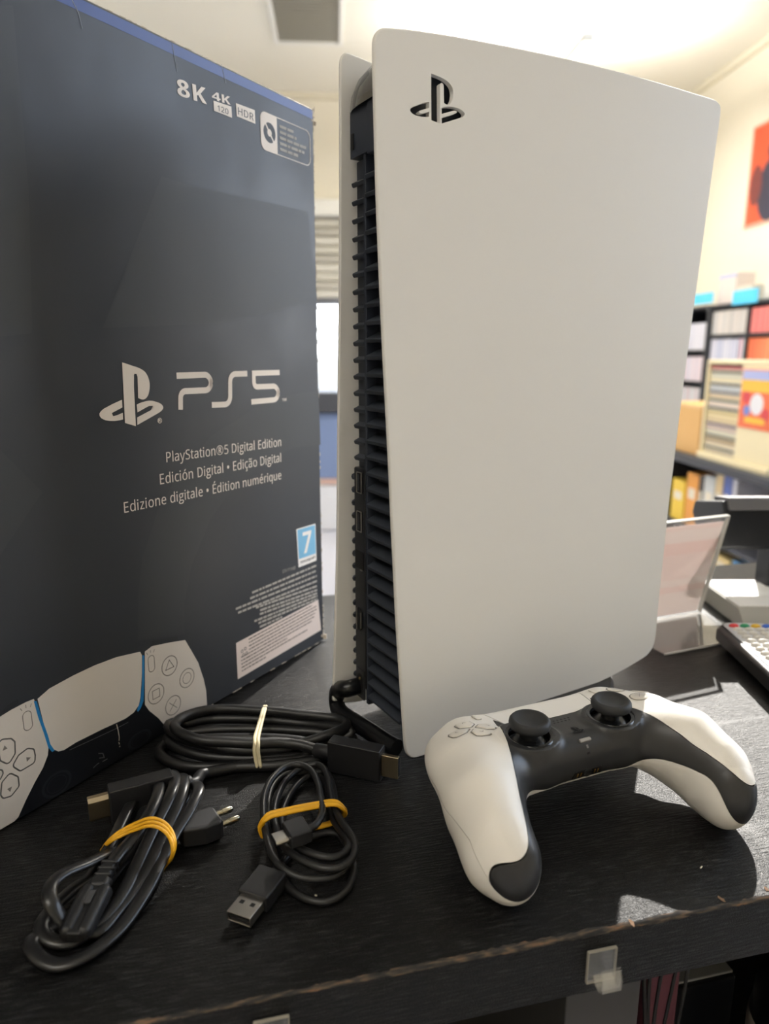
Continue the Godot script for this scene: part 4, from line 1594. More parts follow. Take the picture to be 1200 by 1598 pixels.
	for k in 4:
		var c := ca + Vector2.from_angle(k * PI / 2) * 10.0
		var poly := PackedVector2Array()
		for i in 24:
			poly.append(c + Vector2.from_angle(TAU * i / 24) * 5.0)
		var n := obj("round_button", draped(MB.new(), poly, 0.5), clear, t)
		var gap := MB.new()
		var wide := PackedVector2Array()
		for i in 24:
			wide.append(c + Vector2.from_angle(TAU * i / 24) * 5.3)
		line_on_pad(gap, wide, 0.6, 0.16, true)
		obj("button_gap", gap, line, n)
		var mk := MB.new()
		if k == 1:
			for g in [-1, 1]:
				line_on_pad(mk, PackedVector2Array([c + Vector2(-1.7, -1.7 * g), c, c + Vector2(1.7, 1.7 * g)]), 0.4, 0.72)
		else:
			var lp := PackedVector2Array()
			var sides: int = [16, 0, 4, 3][k]
			for i in sides:
				lp.append(c + Vector2.from_angle(TAU * (i + 0.5) / sides + (PI / 6 if k == 3 else 0.0)) * 2.2)
			line_on_pad(mk, lp, 0.4, 0.72, true)
		obj("button_sign", mk, line, n)
	# small upright buttons beside the touchpad
	for s in [-1, 1]:
		var c := Vector2(s * 41.0, -36.0)
		var poly := rounded([c + Vector2(-1.6, -3.6), c + Vector2(1.6, -3.6), c + Vector2(1.6, 3.6), c + Vector2(-1.6, 3.6)], [1.5, 1.5, 1.5, 1.5], false, 5)
		var n := obj("small_button", draped(MB.new(), poly, 0.72), key, t)
		var gap := MB.new()
		line_on_pad(gap, poly, 0.6, 0.16, true)
		obj("button_gap", gap, line, n)
	# loudspeaker holes, emblem key, mute key, microphone
	var hole := mat("hole_black", rgb(6, 6, 8), 0.7)
	var sp := MB.new()
	for r in 2:
		for k in (6 if r == 0 else 5):
			var c := Vector2((k - 2.5 + 0.5 * r) * 2.5, -15.2 + r * 2.5)
			var x := pad_seat(c.x, c.y)
			lathe(sp, [Vector2(0.0, 0.00012), Vector2(0.00065, 0.00012)], 10, x)
	obj("speaker_holes", sp, hole, t)
	var em := MB.new()
	for l in [
		[[450, 105], [600, 155], [720, 195], [800, 245], [850, 320], [880, 430], [878, 530], [855, 620], [810, 675], [765, 685], [700, 660], [695, 480], [690, 330], [675, 285], [655, 275], [635, 300], [635, 500], [665, 1100], [495, 1050]],
		[[448, 688], [300, 755], [160, 830], [95, 905], [120, 970], [200, 1010], [330, 1020], [465, 995], [462, 890], [370, 930], [310, 945], [270, 925], [290, 895], [455, 808]],
		[[678, 765], [770, 725], [880, 703], [980, 720], [1060, 755], [1092, 805], [1070, 855], [1000, 905], [688, 1082], [685, 965], [900, 850], [945, 805], [930, 785], [880, 785], [690, 885]]]:
		var po := PackedVector2Array()
		for q in l:
			po.append(Vector2((q[0] - 590) * 0.0076, -(q[1] - 600) * 0.0076))
		var fm := MB.new()
		flat_poly(fm, po, 0.0)
		var x := pad_seat(0, -0.5)
		for k in range(0, fm.idx.size(), 3):
			var o := []
			for i in 3:
				var q := fm.v[fm.idx[k + i]]
				o.append(em.p(x * Vector3(q.x * 0.001, 0.00035, -q.y * 0.001), x.basis.y))
			em.tri(o[0], o[1], o[2])
	obj("emblem_key", em, hole, t)
	var mx := pad_seat(0, 7.2)
	obj("mute_key", rbox(MB.new(), mx.origin + mx.basis.y * 0.0003, Vector3(0.0075, 0.0016, 0.0022), 0.0006, mx.basis), mat("mute_grey", rgb(150, 146, 140), 0.45), t)
	var m2 := pad_seat(0, 9.6)
	obj("mute_sign", rbox(MB.new(), m2.origin, Vector3(0.0012, 0.0003, 0.0018), 0.0001, m2.basis), mat("mute_sign", rgb(120, 118, 116), 0.5), t)
	var m3 := pad_seat(0, 11.1)
	obj("microphone_hole", rbox(MB.new(), m3.origin, Vector3(0.0018, 0.0004, 0.0012), 0.0002, m3.basis), hole, t)
	# socket plate on the front face
	var fz := 30.0
	while pad_field(Vector3(0, 32.3, fz)) > 0.02 and fz > 0.0:
		fz -= 0.05
	var fnn := pad_normal(Vector3(0, 32.3, fz))
	var fx := Transform3D(Basis(Vector3.RIGHT, fnn.cross(Vector3.RIGHT) * -1.0, fnn), Vector3(0, 0.0323, fz * 0.001))
	fx.basis.y = fnn.cross(Vector3.RIGHT)
	var plate := obj("socket_plate", prism(MB.new(), rounded([Vector2(-0.0085, 0.0026), Vector2(0.0085, 0.0026), Vector2(0.0098, -0.0026), Vector2(-0.0098, -0.0026)], [0.0008, 0.0008, 0.0008, 0.0008]), -0.0008, 0.0003, 0.0001, fx), mat("socket_black", rgb(14, 14, 15), 0.3), t)
	var jack := MB.new()
	lathe(jack, [Vector2(0, 0.0004), Vector2(0.0019, 0.0004), Vector2(0.0024, 0.0007), Vector2(0.0027, 0.0004)], 20, Transform3D(fx.basis * Basis(Vector3.RIGHT, PI / 2), fx.origin))
	obj("headset_jack", jack, hole, plate)
	for q in [-0.0066, -0.0045, 0.0045, 0.0066]:
		obj("charging_contact", rbox(MB.new(), fx * Vector3(q, 0.0, 0.0004), Vector3(0.0009, 0.0026, 0.0004), 0.0002, fx.basis), mat("brass", rgb(190, 150, 84), 0.35, 1.0), plate)
	# shoulder buttons and triggers at the far side
	for s in [-1, 1]:
		var sh := MB.new()
		rbox(sh, Vector3(s * 0.047, 0.036, -0.0455), Vector3(0.026, 0.009, 0.008), 0.004)
		obj("shoulder_button", sh, black, t)
		var tr := MB.new()
		rbox(tr, Vector3(s * 0.047, 0.022, -0.037), Vector3(0.024, 0.020, 0.016), 0.006)
		obj("trigger", tr, black, t)

# ------------------------------------------------------------------ cables
func traced(list: Array) -> Array:
	var out := []
	for q in list:
		out.append(G(q[0], q[1], q[2]))
	return out

func frame_of(forward: Vector3, up := Vector3.UP) -> Basis:
	# x along forward, y close to up
	var x := forward.normalized()
	var z := x.cross(up).normalized()
	return Basis(x, z.cross(x).normalized(), z)

func hdmi_plug(parent: Node3D, at: Transform3D) -> void:
	# x runs to the metal tip, the plug standing on its narrow edge (z is its thickness)
	var shell := mat("plug_black", rgb(24, 24, 26), 0.5)
	var body := MB.new()
	rbox(body, Vector3(0.017, 0.0105, 0), Vector3(0.034, 0.0205, 0.0100), 0.0009)
	obj("plug_body", body, shell, parent, at)
	var tip := MB.new()
	prism(tip, rounded([Vector2(-0.0069, 0.0022), Vector2(0.0069, 0.0022), Vector2(0.0069, -0.0006), Vector2(0.0050, -0.0022), Vector2(-0.0050, -0.0022), Vector2(-0.0069, -0.0006)], [0.0003, 0.0003, 0.0006, 0.0006, 0.0006, 0.0006]), 0.034, 0.0445, 0.0002, Transform3D(Basis(Vector3(0, 1, 0), Vector3(0, 0, 1), Vector3(1, 0, 0)), Vector3(0, 0.0105, 0)))
	obj("metal_tip", tip, mat("dull_gold", rgb(178, 164, 138), 0.34, 1.0), parent, at)
	var mouth := MB.new()
	rbox(mouth, Vector3(0.0444, 0.0105, 0), Vector3(0.0006, 0.012, 0.0030), 0.0002)
	obj("tip_mouth", mouth, mat("hole_black", rgb(6, 6, 8), 0.7), parent, at)
	var neck := MB.new()
	lathe(neck, [Vector2(0.0036, -0.0105), Vector2(0.0042, -0.0098), Vector2(0.0044, -0.003), Vector2(0.0046, 0.001)], 18, Transform3D(Basis(Vector3.BACK, -PI / 2), Vector3(0, 0.0105, 0)))
	obj("strain_relief", neck, shell, parent, at)

func build_hdmi() -> void:
	var t := thing("video_cable", "thick round black video cable coiled in long loops with two flat plugs", "cable")
	var skin := mat("cable_black", rgb(22, 22, 23), 0.42)
	var pa := G(515, 1207)
	var pb := G(597, 1225)
	var plug_a := Transform3D(frame_of(pb - pa), pa - Vector3(0, 0, 0.005) + Vector3(0, 0.0004, 0))
	hdmi_plug(t, plug_a)
	var qa := G(262, 1216, 0.02)
	var qb := G(169, 1240.5, 0.02)
	qa.y = 0.0004
	qb.y = 0.0004
	var dirb := (qb - qa).normalized()
	var plug_b := Transform3D(frame_of(dirb), qb - dirb * 0.034 + Vector3(-0.002, 0, -0.0045))
	hdmi_plug(t, plug_b)
	var start := plug_a * Vector3(-0.009, 0.0105, 0)
	var pts := [plug_a * Vector3(-0.004, 0.0105, 0), start]
	pts.append_array(traced([
		[470, 1163, 0.012], [435, 1159, 0.013], [395, 1160, 0.014], [352, 1158, 0.015], [318, 1156, 0.016], [293, 1149, 0.017], [278, 1141.5, 0.017], [272.5, 1133, 0.016], [278, 1124, 0.015], [293, 1116, 0.014], [318, 1109, 0.013], [352, 1106.5, 0.012], [402, 1109, 0.012], [435, 1111, 0.012], [460, 1114, 0.012], [500, 1118, 0.012], [527, 1122, 0.012], [540, 1128, 0.012], [539, 1134, 0.012],
		[530, 1140, 0.012], [512, 1147, 0.012], [486, 1156, 0.010], [440, 1168, 0.008], [395, 1171.5, 0.009], [368, 1170, 0.010], [335, 1165, 0.011], [302, 1157, 0.012], [277, 1147, 0.012], [264, 1137, 0.011], [264, 1130, 0.010], [275, 1127, 0.009], [290, 1129, 0.008], [310, 1125, 0.007], [330, 1122.5, 0.006], [360, 1122, 0.006], [402, 1123, 0.006], [440, 1126, 0.006], [480, 1130, 0.006], [515, 1134, 0.008], [540, 1138, 0.009], [548, 1143, 0.008], [540, 1150, 0.006],
		[510, 1161, 0.0035], [470, 1178, 0.0035], [435, 1184, 0.0036], [385, 1184, 0.0040], [335, 1182, 0.0044], [302, 1176, 0.005], [277, 1167, 0.005], [264, 1158, 0.0048], [263, 1150, 0.0042], [280, 1145, 0.0036], [302, 1143, 0.0035], [335, 1139.5, 0.0035], [368, 1138.5, 0.0035], [402, 1138.5, 0.0035], [435, 1139.5, 0.0035], [470, 1141.5, 0.0035], [515, 1145, 0.0035], [546, 1150, 0.0035], [549, 1157, 0.0035],
		[530, 1170, 0.0035], [490, 1186, 0.0034], [440, 1194, 0.0034], [402, 1196, 0.0034], [352, 1197, 0.0034], [302, 1197, 0.0034], [277, 1192.5, 0.0034], [260, 1186, 0.0034], [250.5, 1178, 0.0034], [250, 1170, 0.0034], [257, 1163, 0.0034], [280, 1158, 0.0034], [320, 1153, 0.0034], [380, 1152, 0.0034], [430, 1153, 0.0034], [470, 1157, 0.0034], [497, 1165, 0.0034], [490, 1177, 0.0034], [455, 1187, 0.0034], [430, 1189, 0.0034],
		[395, 1192, 0.0034], [343, 1202, 0.0036], [315, 1208, 0.0050]]))
	pts.append(plug_b * Vector3(-0.012, 0.0100, 0))
	pts.append(plug_b * Vector3(-0.004, 0.0105, 0))
	obj("cable", tube(MB.new(), spline(pts, 0.004), 0.0033, 0.0033, 14), skin, t)
	# pale rubber band round the loops
	var band := thing("rubber_band", "pale cream rubber band round the thick coiled video cable", "rubber band")
	var pale := mat("cream_rubber", rgb(206, 194, 160), 0.6)
	for k in 2:
		var dx := k * 5.5
		var loop := traced([[412.5 + dx * 0.5, 1102, 0.012], [409 + dx * 0.6, 1112, 0.018], [405 + dx * 0.7, 1126, 0.0165], [400 + dx * 0.9, 1142, 0.0165], [397.5 + dx, 1152, 0.018], [397.5 + dx, 1160, 0.0176], [397 + dx, 1171, 0.0145], [398.5 + dx, 1183, 0.0095], [401 + dx, 1195, 0.0055], [402 + dx, 1200, 0.002]])
		obj("strand", tube(MB.new(), spline(loop, 0.002), 0.0011, 0.0009, 8), pale, band)

func build_power() -> void:
	var t := thing("power_cord", "flat black mains cord folded into a bundle with a two-hole connector", "power cord")
	var skin := mat("cord_black", rgb(27, 27, 28), 0.30)
	var rx := 0.0033
	var ry := 0.0020
	# the run from the connector, round the loops, to the plug
	var runs := [
		# connector end: up under the band, over the top loop and down again
		[[172, 1350, 0.0125], [190, 1327, 0.0135], [209, 1306, 0.0155], [229, 1276, 0.018], [239, 1258, 0.019], [246, 1240, 0.019], [248, 1225, 0.018], [242, 1214, 0.016], [231, 1215, 0.014], [219, 1230, 0.012], [204, 1256, 0.011], [189, 1286, 0.0105], [176, 1313, 0.010], [158, 1343, 0.009], [141, 1369, 0.008], [114, 1388, 0.0075], [89, 1411, 0.007], [71, 1431, 0.0065], [64.5, 1447, 0.006], [70, 1461, 0.005], [88, 1470, 0.004], [110, 1470, 0.003], [135, 1457, 0.003], [164, 1430, 0.004], [193, 1392, 0.006], [216, 1344, 0.009], [233, 1308, 0.012], [246, 1281, 0.0145], [258, 1258, 0.017], [268, 1236, 0.019], [273, 1219, 0.018], [270, 1208, 0.016], [263, 1208, 0.013], [254, 1222, 0.009], [240, 1245, 0.007], [221, 1272, 0.006], [200, 1303, 0.0055], [186, 1322, 0.007], [164, 1334, 0.012], [135, 1348, 0.016], [102, 1362, 0.019], [83, 1377, 0.0195], [77, 1394, 0.019], [81, 1411, 0.017], [90, 1426, 0.013], [104, 1441, 0.008], [125, 1445, 0.005], [152, 1455, 0.003], [185, 1419, 0.0035], [214, 1382, 0.0055], [237, 1342, 0.0085], [254, 1309, 0.011], [267, 1279, 0.0135], [277, 1257, 0.016], [285, 1233, 0.018], [287, 1218, 0.017], [283, 1212, 0.014], [275, 1216, 0.009], [262, 1238, 0.005], [240, 1275, 0.003], [215, 1315, 0.003], [180, 1360, 0.003], [140, 1405, 0.003], [95, 1440, 0.003], [60, 1460, 0.0045], [48, 1474, 0.005], [62, 1495, 0.004], [88, 1506, 0.003], [118, 1499, 0.003], [152, 1480, 0.003], [189, 1447, 0.003], [214, 1413, 0.004], [235, 1378, 0.006], [252, 1342, 0.008], [262, 1322, 0.010], [275, 1297, 0.012], [290, 1274, 0.014], [303, 1250, 0.016], [310, 1234, 0.0165], [307, 1225, 0.014], [299, 1226, 0.010], [290, 1242, 0.006], [280, 1262, 0.004], [272, 1285, 0.006], [270, 1302, 0.008]]]
	for r in runs:
		obj("cord", tube(MB.new(), spline(traced(r), 0.003), rx, ry, 14, Vector3.UP, 0.16), skin, t)
	# two-hole connector: two barrels side by side with a ribbed strain relief
	var ca := G(170, 1352, 0.0125)
	var cb := G(113, 1464, 0.0078)
	var f := frame_of(cb - ca)
	var long := ca.distance_to(cb)
	var shell := mat("plug_black", rgb(24, 24, 26), 0.5)
	var body := MB.new()
	for g in [-1, 1]:
		rbox(body, Vector3(long * 0.64, 0, g * 0.0037), Vector3(long * 0.72, 0.0078, 0.0074), 0.0030)
	rbox(body, Vector3(long * 0.64, -0.0006, 0), Vector3(long * 0.70, 0.0052, 0.010), 0.001)
	rbox(body, Vector3(long * 0.26, 0, 0), Vector3(long * 0.22, 0.0070, 0.0105), 0.0028)
	var bn := obj("connector", body, shell, t, Transform3D(f, ca))
	for g in [-1, 1]:
		var hm := MB.new()
		lathe(hm, [Vector2(0, 0), Vector2(0.0016, 0)], 16, Transform3D(Basis(Vector3.BACK, -PI / 2), Vector3(long * 1.0005, 0, g * 0.0037)))
		obj("connector_hole", hm, mat("hole_black", rgb(6, 6, 8), 0.7), bn)
	obj("connector_mark", rbox(MB.new(), Vector3(long * 0.52, 0.0030, 0), Vector3(0.007, 0.0004, 0.0028), 0.0001), mat("mark_grey", rgb(70, 70, 72), 0.5), bn)
	var ribs := MB.new()
	for k in 3:
		rbox(ribs, Vector3(-0.001 + k * 0.0036, 0, 0), Vector3(0.0026, 0.0064, 0.0086), 0.0016)
	rbox(ribs, Vector3(0.003, 0, 0), Vector3(0.012, 0.0050, 0.0072), 0.0014)
	obj("strain_relief", ribs, shell, t, Transform3D(f, ca))
	# the wall plug
	var wa := G(281, 1305, 0.0065)
	var wb := G(336, 1284, 0.0065)
	var wf := frame_of(wb - wa)
	var plug := MB.new()
	var outline := rounded([Vector2(0, 0.0040), Vector2(0.011, 0.0082), Vector2(0.019, 0.0082), Vector2(0.021, 0.0068), Vector2(0.021, -0.0068), Vector2(0.019, -0.0082), Vector2(0.011, -0.0082), Vector2(0, -0.0040)], [0.002, 0.004, 0.002, 0.001, 0.001, 0.002, 0.004, 0.002], false, 4)
	prism(plug, outline, -0.0058, 0.0058, 0.0018, Transform3D(Basis(Vector3(1, 0, 0), Vector3(0, 0, -1), Vector3(0, 1, 0)), Vector3.ZERO))
	obj("wall_plug", plug, shell, t, Transform3D(wf, wa))
	for g in [-1, 1]:
		var pin := MB.new()
		lathe(pin, [Vector2(0.0, 0.0), Vector2(0.0017, 0.0), Vector2(0.0017, 0.004), Vector2(0.0019, 0.0041), Vector2(0.0019, 0.0085), Vector2(0.0012, 0.0098), Vector2(0.0, 0.010)], 14, Transform3D(wf * Basis(Vector3.BACK, -PI / 2), wa + wf * Vector3(0.0208, 0.0012, g * 0.0048)))
		obj("plug_pin", pin, mat("nickel", rgb(190, 182, 160), 0.25, 1.0), t)
	# yellow rubber band wound three times
	var band := thing("rubber_band", "yellow rubber band wound round the folded mains cord", "rubber band")
	var yel := mat("yellow_rubber", rgb(226, 166, 20), 0.5)
	var s0 := [[160, 1326, 0.004], [166, 1316, 0.011], [178, 1304, 0.0155], [195, 1293, 0.0165], [213, 1284, 0.0195], [230, 1277.5, 0.0225], [243, 1277.5, 0.0225], [254, 1282, 0.0205], [263, 1290, 0.0190], [269.5, 1301, 0.0185], [272.5, 1315, 0.0165], [271, 1331, 0.0115], [264, 1344, 0.005], [254, 1356, 0.001]]
	for k in 3:
		var l := []
		for i in s0.size():
			var q: Array = s0[i]
			var a := sin(PI * i / (s0.size() - 1.0))
			l.append([q[0] + k * (2.6 - 5.2 * i / 13.0) * a - k * 0.5, q[1] + k * 6.2 * a, q[2] - k * 0.0002])
		obj("strand", tube(MB.new(), spline(traced(l), 0.002), 0.0010, 0.0008, 8), yel, band)

func build_usb() -> void:
	var t := thing("charging_cable", "thin black charging cable coiled in round loops with two small plugs", "cable")
	var skin := mat("cable_black", rgb(22, 22, 23), 0.42)
	var r := 0.0019
	var shell := mat("plug_black", rgb(24, 24, 26), 0.5)
	var steel := mat("steel", rgb(188, 184, 176), 0.28, 1.0)
	var hole := mat("hole_black", rgb(6, 6, 8), 0.7)
	# small reversible plug lying on top of the coil
	var yc := 0.0235
	var back := (G(464.4, 1273.5, yc) + G(495.6, 1292.6, yc)) * 0.5
	var front := (G(431.8, 1284, yc) + G(461.6, 1305, yc)) * 0.5
	var f := frame_of(front - back)
	var c_at := Transform3D(f, back - Vector3(0, 0.0035, 0))
	var len_c := back.distance_to(front)
	var w_c := G(431.8, 1284, yc).distance_to(G(461.6, 1305, yc)) * 0.93
	obj("small_plug", rbox(MB.new(), Vector3(len_c / 2, 0, 0), Vector3(len_c, 0.0070, w_c), 0.0008), shell, t, c_at)
	var tip := MB.new()
	var oval := rounded([Vector2(-0.0042, 0.0013), Vector2(0.0042, 0.0013), Vector2(0.0042, -0.0013), Vector2(-0.0042, -0.0013)], [0.0012, 0.0012, 0.0012, 0.0012], false, 5)
	prism(tip, oval, 0.0, 0.0066, 0.0002, Transform3D(Basis(Vector3(0, 0, 1), Vector3(0, 1, 0), Vector3(1, 0, 0)), Vector3(len_c, 0, 0)))
	obj("small_plug_tip", tip, steel, t, c_at)
	obj("tip_mouth", rbox(MB.new(), Vector3(len_c + 0.0066, 0, 0), Vector3(0.0004, 0.0017, 0.0066), 0.0001), hole, t, c_at)
	# large plug
	var a0 := G(373, 1448, 0.0)
	var a1 := G(413, 1396, 0.0)
	var af := frame_of(a0 - a1)
	var a_at := Transform3D(af, Vector3(a0.x, 0.0045, a0.z))
	var sh := MB.new()
	var wall := 0.0004
	for q in [[0, 0.0021, 0.0121, wall * 2], [0, -0.0021, 0.0121, wall * 2]]:
		rbox(sh, Vector3(-0.0058, q[1], 0), Vector3(0.0116, wall * 1.5, 0.0122), 0.0002)
	for g in [-1, 1]:
		rbox(sh, Vector3(-0.0058, 0, g * 0.0059), Vector3(0.0116, 0.0046, wall * 1.5), 0.0002)
	obj("large_plug_shell", sh, steel, t, a_at)
	obj("large_plug_tongue", rbox(MB.new(), Vector3(-0.0062, -0.0008, 0), Vector3(0.0105, 0.0018, 0.0110), 0.0002), hole, t, a_at)
	for g in [-1, 1]:
		obj("latch_window", rbox(MB.new(), Vector3(-0.0072, 0.0024, g * 0.0028), Vector3(0.0022, 0.0002, 0.0022), 0.00005), hole, t, a_at)
	obj("large_plug", rbox(MB.new(), Vector3(-0.0205, 0.0002, 0), Vector3(0.019, 0.0082, 0.0158), 0.0010), shell, t, a_at)
	obj("strain_relief", rbox(MB.new(), Vector3(-0.034, 0.0002, 0), Vector3(0.009, 0.005, 0.005), 0.0018), shell, t, a_at)
	# the coil
	var pts := [c_at * Vector3(0.002, 0, 0), c_at * Vector3(-0.004, 0.0, 0)]
	pts.append_array(traced([
		[503, 1268, 0.018], [500, 1245, 0.015], [496, 1222, 0.014], [486, 1203, 0.014], [468, 1193.5, 0.014], [448, 1196, 0.014], [432, 1207, 0.014], [420, 1222, 0.014], [412, 1243, 0.013], [411, 1268, 0.012], [414, 1295, 0.011], [420, 1322, 0.010], [430, 1343, 0.009], [447, 1359, 0.008], [468, 1369, 0.007], [492, 1372, 0.006], [520, 1368, 0.006], [540, 1352, 0.007], [553, 1330, 0.009], [552, 1312, 0.011], [540, 1292, 0.012], [526, 1270, 0.012], [517, 1245, 0.011], [512, 1215, 0.011], [505, 1199, 0.010], [492, 1193, 0.009],
		[470, 1199, 0.008], [452, 1212, 0.007], [440, 1228, 0.007], [431, 1250, 0.0085], [428, 1275, 0.0095], [434, 1303, 0.0105], [444, 1321, 0.011], [463, 1337, 0.011], [486, 1349, 0.011], [509, 1355.5, 0.011], [532, 1353, 0.011], [549, 1340, 0.011], [553, 1320, 0.010], [545, 1300, 0.009], [530, 1278, 0.008], [523, 1250, 0.006], [518, 1222, 0.0055], [508, 1205, 0.0045],
		[490, 1206, 0.004], [470, 1219, 0.0035], [454, 1238, 0.0035], [443, 1262, 0.0045], [440, 1288, 0.0065], [450, 1311, 0.009], [466, 1323, 0.0115], [486, 1332, 0.013], [509, 1338, 0.013], [528, 1336.5, 0.012], [541, 1327, 0.011], [543, 1315, 0.010], [533, 1300, 0.008], [520, 1278, 0.005], [514, 1252, 0.0035], [510, 1228, 0.0025], [498, 1212, 0.0022],
		[474, 1206, 0.0022], [448, 1208, 0.0022], [428, 1224, 0.0022], [419, 1250, 0.0022], [420, 1290, 0.0022], [427, 1330, 0.0022], [434, 1354, 0.0022], [442, 1372, 0.0022], [455, 1389, 0.0022], [478, 1402.5, 0.0022], [505, 1408, 0.0022], [529, 1399, 0.0022], [546, 1380, 0.0022], [552, 1356, 0.0022], [545, 1330, 0.0022], [530, 1305, 0.0022], [510, 1300, 0.0022], [480, 1310, 0.0022], [445, 1335, 0.0025]]))
	pts.append(a_at * Vector3(-0.046, 0.0, 0))
	pts.append(a_at * Vector3(-0.036, 0.0002, 0))
	obj("cable", tube(MB.new(), spline(pts, 0.003), r, r, 12), skin, t)
	# yellow rubber band
	var band := thing("rubber_band", "yellow rubber band stretched round the thin coiled charging cable", "rubber band")
	var yel := mat("yellow_rubber", rgb(226, 166, 20), 0.5)
	var top := [[410, 1302, 0.004], [407, 1292, 0.009], [409, 1282, 0.013], [415, 1274.5, 0.0165], [424, 1269, 0.0165], [440, 1265.5, 0.0165], [460, 1261, 0.0165], [480, 1257, 0.0165], [500, 1253.5, 0.0165], [515, 1251, 0.0165], [526, 1252, 0.0155], [533, 1257, 0.013], [537, 1263, 0.009], [536, 1269, 0.004]]
	for k in 2:
		var l := []
		for q in top:
			l.append([q[0] + k * 0.6, q[1] + k * 4.0, q[2] + 0.0004 * k])
		obj("strand", tube(MB.new(), spline(traced(l), 0.002), 0.0018, 0.0011, 8), yel, band)
	obj("strand", tube(MB.new(), spline(traced([[410, 1303, 0.003], [440, 1298, 0.0012], [490, 1291, 0.0012], [505, 1288, 0.0012], [520, 1283, 0.0012], [536, 1271, 0.003]]), 0.003), 0.0022, 0.0010, 8), yel, band)

# ------------------------------------------------------------------ other things on and under the desk
func clear_plastic() -> StandardMaterial3D:
	var m := mat("clear_acrylic", Color(0.96, 0.97, 0.97, 0.05), 0.04)
	m.transparency = BaseMaterial3D.TRANSPARENCY_ALPHA
	return m

func pink_ink(k: int, c: Color) -> StandardMaterial3D:
	var m := mat("pink_band_%d" % k, c, 0.7)
	m.backlight_enabled = true
	m.backlight = Color(0.9, 0.88, 0.87)
	return m

